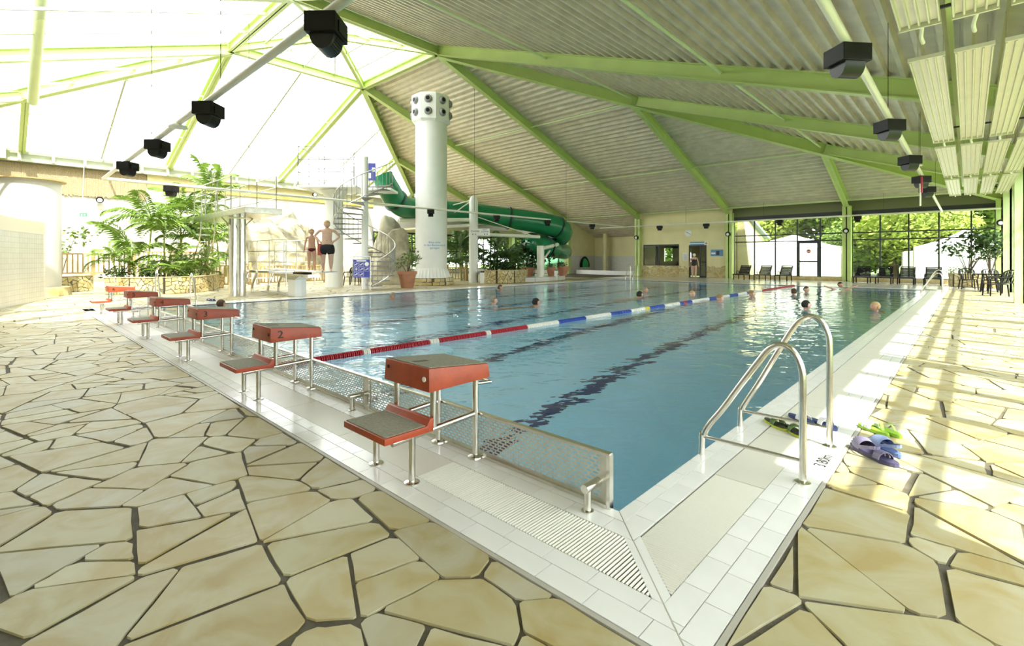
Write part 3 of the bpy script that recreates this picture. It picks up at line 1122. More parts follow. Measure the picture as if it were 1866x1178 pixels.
for i in range(6):
    x0 = -.045 - (i + 1) * 2.5 + .02
    lab = ['perforated steel splash panel at the near pool corner, beside the nearest starting block', 'perforated steel splash panel between starting blocks one and two, second from the corner',
           'perforated steel splash panel between blocks two and three', 'perforated steel splash panel between blocks three and four', 'perforated steel splash panel between blocks four and five',
           'perforated steel splash panel at the far left end, by the number 6 block'][i]
    if proto is None:
        t = thing('splash_barrier', lab, 'splash guard', (x0, -.005, 0), 0, 'perforated steel panels along the pool end')
        pm.build('perforated_plate', BRUSH, t)
        MB().bar((-.02, 0, .292), (BAR_L + .02, 0, .292), .034, .016).build('top_rail', STEEL, t, bev=.003)
        MB().box(BAR_L, BAR_L + .022, -.018, .018, 0.0, .292).build('end_post', STEEL, t)
        MB().box(-.03, .0, -.012, .012, 0.002, .29).build('end_post', STEEL, t)
        MB().bar((0, -.012, .012), (BAR_L, -.012, .012), .02, .018).build('bottom_rail', STEEL, t)
        xs = BAR_L - .06
        MB().tube([(xs, -.105, .004), (xs, -.105, .118)], .021, 12).lathe([(.034, 0), (.034, .006), (.022, .01)], (xs, -.105, .001), 12).build('support_foot', STEEL, t, smooth=True)
        MB().tube([(xs, -.135, .125), (xs, .0, .125)], .024, 12).build('support_arm', STEEL, t, smooth=True)
        MB().box(-.025, .035, -.02, -.004, .0, .285).build('rear_bracket', STEEL, t)
        proto = t
    else:
        dup(proto, (x0, -.005, 0), 0, lab)

# ------------------------------------------------------------------ lane rope
rope = thing('lane_rope', 'red, white and blue float rope stretched down the pool from beside block 2', 'lane rope', (-4.95, .1, .0))
fm = MB().lathe([(.018, -.028), (.052, -.02), (.052, -.006), (.034, 0), (.052, .006), (.052, .02), (.018, .028)], (0, 0, 0), 10)
RR = {'r': mat('float_red', (.42, .015, .03), .35), 'w': mat('float_white', (.85, .84, .76), .35), 'b': mat('float_blue', (.02, .06, .38), .35), 'y': mat('float_yellow', (.75, .6, .08), .35)}
segs = [(0, 660, 'r'), (660, 674, 'w'), (674, 786, 'r'), (786, 798, 'w'), (798, 886, 'r'), (886, 896, 'w'), (896, 962, 'r'), (962, 1016, 'w'), (1016, 1066, 'b'), (1066, 1112, 'w'), (1112, 1147, 'b'), (1147, 1174, 'w'),
        (1174, 1182, 'y'), (1182, 1209, 'b'), (1209, 1237, 'w'), (1237, 1244, 'b'), (1244, 1252, 'r'), (1252, 1260, 'b'), (1260, 1290, 'w'), (1290, 1307, 'b'), (1307, 1328, 'w'), (1328, 1343, 'b'), (1343, 1360, 'w'), (1360, 1373, 'b'), (1373, 1387, 'w'), (1387, 3000, 'r')]
fms = {}
y = 0.0
while y < 24.7:
    wx, wy = -4.95, .12 + y
    dx, dy = wx - CAMX, wy - CAMY
    px = CX + F0 * (dx * RT[0] + dy * RT[1]) / (dx * FW[0] + dy * FW[1])
    c = [k for a, b, k in segs if a <= px < b][0]
    if c not in fms:
        f = fm.build('float', RR[c], rope, smooth=True); fms[c] = f
    else:
        f = fms[c].copy(); COL.objects.link(f); f.parent = rope
    f.location = (0, y, -.005); f.rotation_euler = (PI / 2, 0, 0)
    y += .062 if y < 8 else .125
    if y > 8: f.scale = (1, 1, 2.0)
MB().tube([(0, -.09, .0), (0, 24.8, .0)], .006, 5).build('cable', STEEL, rope)


# ------------------------------------------------------------------ pool ladders
def ladder(lab, loc, rz=0, H=.87, wd=.77, reach=.6):
    """local +x: landward; the rails stand at y = -wd/2 and wd/2"""
    t = thing('pool_ladder', lab, 'ladder', loc, rz)
    for s in (-wd / 2, wd / 2):
        h_ = H + (.055 if s > 0 else -.055)
        pts = [(.60, s, .0), (.60, s, .3), (.60, s, h_ - .24), (.59, s, h_ - .12), (.545, s, h_ - .03), (.48, s, h_), (.415, s, h_ - .035), (.36, s, h_ - .11), (.25, s, h_ - .11 - (h_ - .3) * .33), (.13, s, h_ - .11 - (h_ - .3) * .7), (.045, s, .225), (.005, s, .14), (-.01, s, .04), (-.01, s, -.95)]
        MB().tube(smoothpath(pts, 4), .0205, 12).build('handrail', STEEL, t, smooth=True)
        MB().tube([(.60, s, .13), (-.01, s, .13)], .012, 8).build('lower_bar', STEEL, t, smooth=True)
        MB().lathe([(.045, 0), (.045, .006), (.024, .016)], (.60, s, 0.001), 14).build('base_flange', STEEL, t, smooth=True)
    for z in (-.3, -.6, -.9):
        MB().box(-.06, .02, -wd / 2, wd / 2, z - .015, z + .015).build('tread', STEEL, t)
    return t


ladder('curved steel ladder rails at the near right corner of the pool, beside the flip-flops', (.03, 1.435, 0))
ladder('steel ladder rails at the far right end of the pool, before the loungers', (.03, 22.4, 0), 0, .85, .6)
ladder('white steel ladder at the left pool edge behind starting block 6', (-15.03, 1.3, 0), PI, .95, .85)
ladder('thin steel ladder rails at the far left end of the pool, by the tiled alcove', (-14.2, 25.03, 0), PI / 2, .95, .5)


# ------------------------------------------------------------------ shoes
def sole(L=.27, W=.1):
    o = []
    for i in range(20):
        a = 2 * PI * i / 20
        x = math.cos(a) * L / 2
        u = x / (L / 2)
        wd = W / 2 * (1 + .22 * u - .25 * (1 - abs(u)) * (1 if u < .2 else 0))
        o.append((x, math.sin(a) * wd + .006 * math.sin(u * 2)))
    return o


def flipflop(lab, p, rz, c1, c2, group, strap='v', L=.27, edge=None):
    t = thing('flip_flop', lab, 'sandal', (p.x, p.y, .001), rz, group)
    MB().prism(sole(L), .0, .018).build('sole', edge or c1, t)
    MB().prism(sole(L * .97, .093), .018, .024).build('footbed', c1, t)
    if strap == 'v':
        for s in (-1, 1):
            pts = smoothpath([(L * .27, 0, .02), (L * .17, s * .016, .05), (L * .02, s * .038, .06), (-L * .1, s * .047, .016)], 4)
            m = MB()
            for a, b in zip(pts, pts[1:]):
                m.bar(a, b, .02, .004)
            m.build('strap', c2, t)
    else:
        for k in range(3):
            pts = [(L * (.02 + .08 * k) + .012 * math.cos(a) * (k - 1), .048 * math.cos(a), .02 + .048 * math.sin(a)) for a in [PI * i / 8 for i in range(9)]]
            m = MB()
            for a, b in zip(pts, pts[1:]):
                m.bar(a, b, .026, .005)
            m.build('strap', c2, t)
    return t


def clog(lab, p, rz, c1, c2, group, L=.26):
    t = thing('clog', lab, 'shoe', (p.x, p.y, .001), rz, group)
    MB().prism(sole(L, .11), 0, .03).build('sole', c2, t, bev=.004)
    m = MB()
    vs = []
    nx_, na = 8, 10
    for i in range(nx_ + 1):
        u = i / nx_
        x = -.02 + u * (L * .5 + .015)
        hh = (.075 * (1 - u ** 2.2) ** .5 + .004) * (1 if u > .25 else .8 + .8 * u)
        ww = .052 * (1 - max(0, u - .45) ** 2 * 3.0) + .004
        ww = max(ww, .004)
        for k in range(na + 1):
            a = PI * k / na
            vs.append((x, ww * math.cos(a), .028 + hh * math.sin(a) ** .8))
    fs = [(i * (na + 1) + k, i * (na + 1) + k + 1, (i + 1) * (na + 1) + k + 1, (i + 1) * (na + 1) + k) for i in range(nx_) for k in range(na)]
    m.add(vs, fs)
    m.build('upper', c1, t, smooth='all')
    v = MB()
    for k in range(7):
        a = PI * (k + 1) / 8
        v.bar((.02, .054 * math.cos(a), .03 + .062 * math.sin(a)), (.085, .05 * math.cos(a), .03 + .055 * math.sin(a)), .005, .006)
    v.build('vent_slots', c2, t)
    pts = [(-.02 - .105 * math.sin(a), .053 * math.cos(a), .05 + .03 * math.sin(a)) for a in [PI * i / 10 for i in range(11)]]
    m = MB()
    for a, b in zip(pts, pts[1:]): m.bar(a, b, .006, .02)
    m.build('heel_strap', c1, t)
    return t


c_lime = mat('lime_rubber', (.30, .52, .05), .6); c_blk = mat('black_rubber', (.03, .032, .02), .6); c_navy = mat('navy_rubber', (.04, .06, .17), .6)
c_wh = mat('white_strap', (.8, .8, .85), .6); c_lil = mat('lilac_rubber', (.20, .18, .30), .5); c_lil2 = mat('dark_lilac', (.08, .07, .15), .5)
c_lb = mat('pale_blue_rubber', (.25, .32, .55), .5); c_lb2 = mat('blue_rubber', (.12, .18, .42), .5); c_gy = mat('yellow_edge', (.5, .55, .06), .6); c_gr = mat('camouflage_strap', (.12, .2, .05), .7, 0, .7, 60)
flipflop('black flip-flop with yellow-green edge lying nearest the pool edge by the ladder', G(1413, 776), -.75, c_blk, c_gr, 'flip-flops by the ladder', 's', edge=c_gy)
flipflop('black flip-flop with green straps lying against the front ladder rail', G(1447, 789), -.95, c_blk, c_gr, 'flip-flops by the ladder', 's', edge=c_gy)
flipflop('navy flip-flop with white strap behind the black pair, between the ladder rails', G(1459, 767), -.7, c_navy, c_wh, 'flip-flops by the ladder', 's')
flipflop('navy flip-flop with white strap touching the rear ladder rail', G(1499, 776), -.7, c_navy, c_wh, 'flip-flops by the ladder', 's')
flipflop('lime green flip-flop with striped straps, the left one behind the clogs', G(1592, 786), -.75 + PI, c_lime, c_wh, 'lime green flip-flops', 's')
flipflop('lime green flip-flop with raised thong strap, the right one behind the clogs', G(1616, 789), -.8 + PI, c_lime, mat('lime_strap', (.35, .55, .08), .5), 'lime green flip-flops', 'v')
clog('lilac grey rubber clog with vent slots and heel strap on the sunlit stone', G(1577, 826), 2.2, c_lil, c_lil2, 'rubber clogs on the stone floor')
clog('pale blue rubber clog beside the lilac one on the sunlit stone', G(1612, 823), 2.35, c_lb, c_lb2, 'rubber clogs on the stone floor')
flipflop('dark lilac slipper lying in front of the pale blue clog', G(1600, 838), -.62, c_lil2, c_lil, 'rubber clogs on the stone floor', 's')
flipflop('dark slipper on the left pool edge beside the white ladder', G(387, 549), .4, c_navy, c_navy, 'slippers at the left pool edge', 's')
flipflop('second dark slipper on the left pool edge beside the white ladder', G(380, 548), .1, c_navy, c_navy, 'slippers at the left pool edge', 's')


# ------------------------------------------------------------------ diving platforms
def rails(m, pts, h, n=3, r=.02, posts=None):
    """railing along pts (base points); posts at each point"""
    for p in (posts or pts):
        m.tube([p, (p[0], p[1], p[2] + h)], r, 8)
    for k in range(n):
        z = h * (k + 1) / n
        m.tube([(p[0], p[1], p[2] + z) for p in pts], r * .85, 6)
    return m


# 3 m platform
pb_ = G(430, 541)
t = thing('diving_platform', 'high steel diving platform on a round column with railings and a long ladder', 'diving platform', (pb_.x - .18, pb_.y + .1, 0))
ox, oy = t.location.x, t.location.y
for s in (-.12, .12):
    MB().tube([(0, s, 0), (0, s, 2.75)], .16, 16).build('column', STEEL, t, smooth=True)
X0, X1, Y0_, Y1_ = -3.3, 2.45, -.55, .6
Z = 2.98
MB().box(X0, X1, Y0_, Y1_, Z - .2, Z).build('deck', STEEL, t, bev=.01)
m = MB()
for s in (-1, 1):
    m.add([(-.1, s * .05, 2.3), (.1, s * .05, 2.3), (.1, s * .5, Z - .2), (-.1, s * .5, Z - .2), (.7 * s, 0, Z - .2)], [(0, 1, 2, 3), (0, 1, 4)])
m.build('bracket', STEEL, t)
for s, xe in ((Y0_ + .03, 1.05), (Y1_ - .03, 2.0)):
    rails(MB(), [(x, s, Z) for x in (X0, X0 + (xe - X0) / 3, X0 + 2 * (xe - X0) / 3, xe)], 1.12).build('railing', STEEL, t, smooth=True)
ft = G(322, 528)
fx, fy = ft.x - ox, ft.y - oy
for s in (-.25, .25):
    MB().tube(smoothpath([(fx, s + fy * .3, 0), (X0 - .55, s, 1.9), (X0 - .12, s, Z + .3), (X0 - .05, s, Z + 1.0), (X0 + .25, s, Z + 1.15)], 5), .026, 8).build('ladder_rail', STEEL, t, smooth=True)
for k in range(11):
    u = (k + .7) / 11.2
    MB().bar((fx + (X0 - .2 - fx) * u, -.25 + fy * .3 * (1 - u), Z * u), (fx + (X0 - .2 - fx) * u, .25 + fy * .3 * (1 - u), Z * u), .05, .025).build('tread', STEEL, t)

# 1 m springboard
pb_ = G(538, 541)
t = thing('springboard', 'low white springboard on a grey pedestal with railings, two boys standing on it', 'diving board', (pb_.x - .2, pb_.y + .15, 0))
SBX, SBY = t.location.x, t.location.y
MB().prism([(-.3, -.2), (.3, -.2), (.36, 0), (.3, .2), (-.3, .2), (-.36, 0)], 0, .62).build('pedestal', WHITE, t, bev=.02)
m = MB(); m.add([(-.35, -.24, .6), (.35, -.24, .6), (.35, .24, .6), (-.35, .24, .6), (-.9, -.3, .74), (.9, -.3, .74), (.9, .3, .74), (-.9, .3, .74)], [(0, 3, 2, 1), (4, 5, 6, 7), (0, 1, 5, 4), (1, 2, 6, 5), (2, 3, 7, 6), (3, 0, 4, 7)])
m.build('saddle', STEEL, t)
MB().box(-1.6, 1.35, -.2, .2, .70, .80).build('beam', STEEL, t)
MB().box(.05, .8, -.17, .17, .80, .86).build('fulcrum', BLACK, t)
m = MB(); m.add([(-2.4, -.25, .93), (2.5, -.25, .885), (2.5, .25, .885), (-2.4, .25, .93), (-2.4, -.25, .965), (2.5, -.25, .905), (2.5, .25, .905), (-2.4, .25, .965)], [(0, 3, 2, 1), (4, 5, 6, 7), (0, 1, 5, 4), (1, 2, 6, 5), (2, 3, 7, 6), (3, 0, 4, 7)])
bd_ = m.build('board', WHITE, t)
MB().box(2.02, 2.5, -.25, .25, .908, .914).build('grip_end', BLACK, bd_)
m = MB().box(-3.4, -1.3, -.5, .5, .82, .88); m.build('rear_deck', STEEL, t)
for s in (-.5, .5):
    rails(MB(), [(-3.3, s, .4), (-2.4, s, .4), (-1.2, s, .4), (.3, s, .4)], 1.62, 4, .022).build('railing', STEEL, t, smooth=True)
    MB().tube(smoothpath([(-4.1, s, 0), (-3.9, s, .35), (-3.35, s, .85)], 4), .05, 8).build('leg', STEEL, t, smooth=True)
    MB().tube(smoothpath([(-2.95, s, 0), (-2.9, s, .35), (-2.4, s, .85)], 4), .05, 8).build('leg', STEEL, t, smooth=True)
for z in (.25, .55):
    MB().box(-4.0 + z * .6, -3.75 + z * .6, -.5, .5, z - .02, z + .02).build('step', STEEL, t)

# ------------------------------------------------------------------ slide tower, spiral stair
tc = PD(609, 525, 22.7)
tw = thing('slide_tower', 'white round tower column carrying a railed deck at the start of the green slide', 'slide tower', (tc.x, tc.y, 0), AN)
MB().lathe([(.40, 0), (.40, 4.2), (.62, 4.5)], (0, 0, 0), 28).build('column', WHITE, tw, smooth=True)
MB().box(-1.25, 1.3, -1.1, 1.3, 4.52, 4.62).box(1.3, 2.7, -.2, 1.2, 4.52, 4.62).build('deck', WHITE, tw)
m = MB()
for a in range(4):
    m.bar((.3 * math.cos(a * PI / 2 + .7), .3 * math.sin(a * PI / 2 + .7), 4.1), (1.2 * math.cos(a * PI / 2 + .7), 1.1 * math.sin(a * PI / 2 + .7), 4.5), .06, .08)
m.build('bracket', WHITE, tw)
rg = mat('grey_rail', (.27, .27, .26), .45, .2)
for pts in ([(-1.22, -1.07), (-.05, -1.07), (1.27, -1.07)], [(-1.22, -1.07), (-1.22, .1), (-1.22, 1.27)], [(-1.22, 1.27), (0, 1.27), (1.27, 1.27)]):
    rails(MB(), [(x, y, 4.62) for x, y in pts], 1.72, 3, .022).build('railing', rg, tw, smooth=True)
MB().box(.45, 1.1, 1.0, 1.05, 4.7, 5.85).box(-.7, -.1, 1.1, 1.14, 4.7, 5.85).build('cabinet_panel', WHITE, tw)
bs = MB().box(1.62, 2.0, -.25, -.22, 4.95, 5.75).build('rule_board', BLUE, tw)
MB().box(1.84, 1.97, -.26, -.25, 5.35, 5.55).box(1.66, 1.8, -.26, -.25, 5.05, 5.3).build('pictogram', WSIGN, bs)
sc = PD(665, 527, 21.4)
st = thing('spiral_staircase', 'steel spiral staircase winding round a white pole up to the slide deck', 'staircase', (sc.x, sc.y, 0), AN)
MB().tube([(0, 0, 0), (0, 0, 5.82)], .15, 18).build('pole', WHITE, st, smooth=True)
NST = 22
hr = []
for k in range(NST):
    a = math.radians(-62 + k * 19)
    z = .205 * (k + 1)
    a2 = a + math.radians(22)
    vs = [(.14 * math.cos(a), .14 * math.sin(a)), (1.3 * math.cos(a), 1.3 * math.sin(a)), (1.3 * math.cos(a2), 1.3 * math.sin(a2)), (.14 * math.cos(a2), .14 * math.sin(a2))]
    MB().prism(vs, z - .045, z).build('step', rg, st)
    for q in (0, .5):
        b = a + math.radians(19 * q + 2)
        zz = z + .205 * q
        MB().tube([(1.3 * math.cos(b), 1.3 * math.sin(b), z - .05), (1.3 * math.cos(b), 1.3 * math.sin(b), zz + .95)], .014, 5).build('baluster', rg, st)
        hr.append((1.3 * math.cos(b), 1.3 * math.sin(b), zz + .95))
MB().tube(hr, .024, 8).build('handrail', STEEL, st, smooth=True)
MB().tube([(p[0], p[1], p[2] - .95) for p in hr], .02, 6).build('stringer', STEEL, st, smooth=True)

# green tube slide
sl = thing('tube_slide', 'long dark green tube slide curling from the tower down towards the far wall', 'water slide', (PD(985, 503, 29).x, PD(985, 503, 29).y, 0))
path = [(696, 318, 24.2, .50), (708, 344, 24.4, .56), (730, 374, 25.2, .58), (770, 383, 26.8, .58), (840, 387, 28.4, .60), (905, 395, 29.6, .62), (965, 403, 30.4, .66), (1008, 412, 31.0, .70), (1024, 424, 31.8, .70), (1010, 436, 32.8, .66), (985, 440, 32.2, .64), (968, 444, 31.0, .60), (982, 449, 30.2, .58), (1003, 453, 30.8, .58), (1022, 457, 33.2, .56), (1028, 459, 35.2, .56)]
pp = smoothpath([PD(a, b, c) for a, b, c, r in path], 6)
rr = []
for i in range(len(path) - 1):
    rr += [path[i][3] + (path[i + 1][3] - path[i][3]) * j / 6 for j in range(6)]
rr.append(path[-1][3])
MB().tube(pp, rr, 22, cap=False).build('tube', TUBEG, sl, w=True, smooth='all')
dkg = mat('dark_green_flange', (.008, .05, .03), .4)
for i in range(10, len(pp) - 4, 11):
    d = (pp[i + 1] - pp[i]).normalized()
    MB().tube([pp[i] - d * .05, pp[i] + d * .05], rr[i] + .075, 22).build('flange', dkg, sl, w=True)
b0 = PD(985, 503, 29)
MB().tube([(b0.x, b0.y, .2), (b0.x, b0.y, 2.1)], .22, 16).build('support_post', CREAMW, sl, w=True, smooth=True)
MB().tube([PD(988, 453, 29), PD(1016, 446, 30.5)], .12, 10).tube([PD(990, 474, 29), PD(1008, 448, 30.4)], .06, 8).tube([PD(1016, 446, 30.5), PD(1004, 437, 30.5)], .05, 8).build('support_arm', CREAMW, sl, w=True, smooth=True)
t = thing('slide_exit', 'small green tube mouth in a black round opening in the alcove wall', 'slide exit', (-23.95, 34.2, 0))
m = MB()
vs = []
for r in (.62, .78):
    for i in range(17):
        a = PI * i / 16
        vs.append((0.04, r * math.cos(a), .55 + r * 1.25 * math.sin(a)))
m.add(vs, [(i, i + 1, 18 + i, 17 + i) for i in range(16)])
m.build('opening_rim', BLACK, t)
m = MB(); m.add([v for v in vs[:17]], [tuple(range(17))]); m.v = [(.02, y, z) for x, y, z in m.v]; m.build('opening', BLACK, t)
m = MB(); m.add([(.035, .1 + .45 * math.cos(PI * i / 16), .55 + .9 * math.sin(PI * i / 16)) for i in range(17)], [tuple(range(17))]); m.build('tube_mouth', mat('bright_green', (.02, .4, .12), .3), t)

# ------------------------------------------------------------------ big white column with air nozzles, mast with sign
cb = PD(786, 515, 24.9)
t = thing('air_column', 'huge white air column with a nozzle crown, rising from a stone ring', 'column', (cb.x, cb.y, 0))
MB().lathe([(.80, .3), (.80, 8.3)], (0, 0, 0), 40).build('shaft', WHITE, t, smooth=True)
m = MB()
for k in range(32):
    a, b, c = 2 * PI * k / 32, 2 * PI * (k + .5) / 32, 2 * PI * (k + 1) / 32
    for z0, z1, r0, r1 in ((.36, .85, 1.02, .805),):
        m.add([(r0 * math.cos(a), r0 * math.sin(a), z0), (.93 * math.cos(b), .93 * math.sin(b), z0), (r0 * math.cos(c), r0 * math.sin(c), z0), (r1 * math.cos(a), r1 * math.sin(a), z1), (r1 * math.cos(c), r1 * math.sin(c), z1)], [(0, 1, 3), (1, 4, 3), (1, 2, 4)])
m.build('fluted_foot', WHITE, t)
fr_ = MB().lathe([(1.12, 0), (1.12, .36), (.8, .37)], (0, 0, 0), 40).build('stone_ring', GROUT, t)
R = random.Random(2)
for k in range(22):
    for z0, z1 in ((0.01, .18), (.19, .36)):
        a, b = 2 * PI * (k + R.uniform(-.2, .2)) / 22, 2 * PI * (k + .93 + R.uniform(-.2, .2)) / 22
        vs = []
        for r in (1.11, 1.15):
            for aa, z in ((a, z0), (b, z0 + R.uniform(0, .03)), (b, z1 - R.uniform(0, .03)), (a, z1)):
                vs.append((r * math.cos(aa), r * math.sin(aa), z))
        MB().add(vs, [(4, 5, 6, 7), (0, 1, 5, 4), (1, 2, 6, 5), (2, 3, 7, 6), (3, 0, 4, 7)]).build('stone', CLAD, fr_)
crown = MB().lathe([(.82, 8.2), (1.0, 8.3), (1.0, 9.55), (.95, 9.6), (0.01, 9.6)], (0, 0, 0), 8, PI / 8 + AN).build('nozzle_crown', WHITE, t)
for k in range(8):
    a = AN + k * PI / 4
    for z in (8.65, 9.25):
        c = Vector((math.cos(a), math.sin(a), 0))
        o = Vector((0, 0, z))
        m = MB()
        m.tube([o + c * .9, o + c * .96, o + c * 1.05], [.21, .2, .14], 14)
        n_ = m.build('nozzle', rg, crown, smooth=True)
        MB().tube([o + c * 1.04, o + c * 1.06], .10, 12).build('nozzle_mouth', BLACK, crown)
tl = text('Bitte nicht\nin den Beckenrand\nspringen', .14, mat('blue_print', (.10, .25, .55), .6), t, (0, 0, 0), (PI / 2, 0, AN - .05), 'column_lettering', .001)
dv = Vector((CAMX - cb.x, CAMY - cb.y, 0)).normalized()
sd2 = Vector((-dv.y, dv.x, 0))
tl.location = dv * .79 + sd2 * .16 + Vector((0, 0, 2.0)) + dv * .03
tl.rotation_euler = (PI / 2, 0, math.atan2(dv.y, dv.x) + PI / 2 + .15)

cb = PD(863, 515, 27.1)
t = thing('mast', 'slim white mast with domed top and stay rods in front of the green slide', 'mast', (cb.x, cb.y, 0))
MB().lathe([(.25, 0), (.25, 4.55), (.20, 4.72), (.1, 4.82), (.01, 4.86)], (0, 0, 0), 20).build('shaft', WHITE, t, smooth=True)
m = MB()
for (x, y, d, x2, y2, d2) in ((858, 365, 27.1, 808, 379, 27.8), (858, 367, 27.1, 808, 402, 27.8), (868, 395, 27.1, 968, 429, 29.5)):
    m.tube([PD(x, y, d), PD(x2, y2, d2)], .028, 6)
m.build('stay_rod', CREAMW, t, w=True)
MB().tube([PD(858, 401, 27.1), PD(728, 401, 25.5)], .1, 8).build('support_arm', CREAMW, t, w=True, smooth=True)
MB().tube([PD(858, 411, 27.1), PD(800, 414, 26)], .09, 8).build('support_arm', CREAMW, t, w=True, smooth=True)
MB().tube([PD(870, 427, 27.1), PD(983, 432, 29.2)], .1, 8).build('support_arm', CREAMW, t, w=True, smooth=True)
sp_ = PD(875, 423, 26.3)
t = thing('zone_sign', 'small white sign reading SCHWIMMER and NICHTSCHWIMMER with arrows, on the slim mast', 'sign', (sp_.x, sp_.y, sp_.z), AN - .05)
MB().box(-.55, .52, -.01, .01, -.2, .18).build('board', WSIGN, t)
text('SCHWIMMER', .13, BTXT, t, (-.28, -.013, .03), (PI / 2, 0, 0), 'lettering', .0005, sx=.62)
text('NICHT-\nSCHWIMMER', .105, BTXT, t, (.26, -.013, .06), (PI / 2, 0, 0), 'lettering', .0005, sx=.68)
for x, s in ((-.40, -1), (-.26, -1), (.24, 1), (.38, 1)):
    MB().add([(x + .05 * s, -.013, -.12), (x - .03 * s, -.013, -.07), (x - .03 * s, -.013, -.17), (x - .01 * s, -.013, -.12)], [(0, 1, 3), (0, 3, 2)]).build('arrow', BTXT, t)

# blue rule boards on steel frames at the stair foot
sb = G(659, 530)
t = thing('rule_sign', 'blue board of white bathing-rule pictograms on a steel frame before the stairs', 'sign', (sb.x, sb.y, 0), AN)
m = MB()
for s in (-.36, .36):
    m.tube([(s, 0, 0), (s, 0, 1.42)], .02, 8)
m.tube([(-.36, 0, 1.42), (.36, 0, 1.42)], .02, 8).tube([(0, .02, 0), (0, .02, .5)], .018, 6)
m.build('frame', STEEL, t, smooth=True)
pbd = MB().box(-.34, .34, -.03, -.01, .55, 1.30).build('board', BLUE, t)
MB().box(-.2, .2, -.034, -.031, 1.22, 1.27).build('heading', WSIGN, pbd)
for i in range(3):
    for j in range(3):
        if (i, j) == (2, 0): continue
        x, z = -.31 + i * .22, .60 + j * .21
        m = MB()
        m.box(x, x + .19, -.034, -.031, z, z + .008).box(x, x + .19, -.034, -.031, z + .17, z + .178).box(x, x + .008, -.034, -.031, z, z + .178).box(x + .182, x + .19, -.034, -.031, z, z + .178)
        if (i, j) == (2, 2):
            m.v = []; m.f = []; m.mi = []
            m.add([(x + .095 + .09 * math.cos(a * PI / 8), -.034, z + .09 + .09 * math.sin(a * PI / 8)) for a in range(16)], [tuple(range(16))])
        elif (i, j) == (0, 1): m.box(x + .08, x + .11, -.034, -.031, z + .03, z + .15).box(x + .04, x + .15, -.034, -.031, z + .08, z + .105)
        else: m.bar((x + .03, -.033, z + .05), (x + .16, -.033, z + .11), .006, .03).box(x + .1, x + .13, -.034, -.031, z + .1, z + .13)
        m.build('pictogram', WSIGN, pbd)


# ------------------------------------------------------------------ stone-clad low walls and planters
def cladwall(name, pts, h, thick=.3, lab=None, cat=None, kind=None, seed=1, soil=None):
    R = random.Random(seed)
    t = thing(name, lab, cat, (pts[0][0], pts[0][1], 0), 0, None, kind)
    m = MB()
    for a, b in zip(pts, pts[1:]):
        m.bar((a[0], a[1], h / 2), (b[0], b[1], h / 2), thick, h - .02)
    m.build('core', mat('light_mortar', (.17, .15, .10), .9), t, w=True)
    for a, b in zip(pts, pts[1:]):
        a = Vector((*a, 0)); b = Vector((*b, 0)); L = (b - a).length; d = (b - a) / L; nn = Vector((d.y, -d.x, 0))
        if nn.dot(Vector((CAMX, CAMY, 0)) - a) < 0: nn = -nn
        for q in shatter([(.0, .005), (L, .005), (L, h - .005), (.0, h - .005)], .035, R):
            k_ = len(q)
            e1 = R.uniform(.012, .022)
            vs = [a + d * x + nn * (thick / 2 - .005) + Vector((0, 0, zz)) for x, zz in q] + [a + d * x + nn * (thick / 2 + e1) + Vector((0, 0, zz)) for x, zz in q]
            MB().add(vs, [tuple(range(k_, 2 * k_))] + [(i, (i + 1) % k_, (i + 1) % k_ + k_, i + k_) for i in range(k_)]).build('stone', CLAD, t, w=True)
    m = MB()
    for a, b in zip(pts, pts[1:]):
        m.bar((a[0], a[1], h + .01), (b[0], b[1], h + .01), thick + .06, .03)
    m.build('coping', CLAD, t, w=True)
    if soil:
        MB().prism(soil, 0, h - .06).build('soil', SOIL, t, w=True)
    return t


g = lambda x, y: G(x, y).xy[:]
pl_pts = [g(196, 537), g(240, 537), g(300, 536), g(350, 534), g(382, 530), g(393, 525), (-23.6, 4.9)]
cladwall('stone_planter', pl_pts, .62, .25, 'long low sandstone-clad planter at the left, filled with palms', 'planter', seed=3, soil=[(x - .05, y) for x, y in pl_pts[:-1]] + [(-23.7, 4.8), (-24.6, 4.2), (-24.2, 1.2)])
cladwall('low_wall', [g(60, 536), g(105, 534), g(165, 530)], .62, .25, None, None, 'structure', 4)
a = [PD(884, 503, 26.2), PD(905, 503, 26.0), PD(935, 503, 26.4), PD(952, 503, 27.3), PD(957, 503, 28.6)]
a = [(p.x, p.y) for p in a]
cladwall('stone_planter', a, .68, .25, 'curved sandstone-clad planter beside the slim mast, filled with dark palms', 'planter', seed=6, soil=a + [(a[-1][0] - 1.6, a[-1][1] + .3), (a[0][0] - 1.2, a[0][1] + .8)])
lg = [PD(955, 500, 27.4), PD(1000, 500, 28.6), PD(1030, 500, 30.6), PD(1010, 500, 34), PD(955, 500, 34)]
tag(MB().prism([(p.x, p.y) for p in lg][::-1], 0, .24).build('tiled_ledge', WTY), kind='structure')


# wooden fences
def fence(lab, pts, h, z=0, step=.16, r=.028, cat='fence'):
    t = thing('wooden_fence', lab, cat, (pts[0][0], pts[0][1], z))
    first = True
    for a, b in zip(pts, pts[1:]):
        a = Vector((*a, z)); b = Vector((*b, z)); L = (b - a).length; d = (b - a) / L
        up_ = Vector((0, 0, 1))
        MB().bar(a + up_ * (h - .05), b + up_ * (h - .05), .07, .06).build('rail', WOOD, t, w=True)
        MB().bar(a + up_ * .12, b + up_ * .12, .06, .06).build('rail', WOOD, t, w=True)
        n_ = max(1, int(L / step))
        for i in range(n_ + 1):
            p = a + d * (L * i / n_)
            if i == 0 and not first: continue
            if i in (0, n_):
                MB().bar(p, p + up_ * (h + .14), .12, .12).build('post', WOOD, t, w=True)
            else:
                MB().bar(p + up_ * .1, p + up_ * (h - .04), .05, .035).build('slat', WOOD, t, w=True)
        first = False
    return t


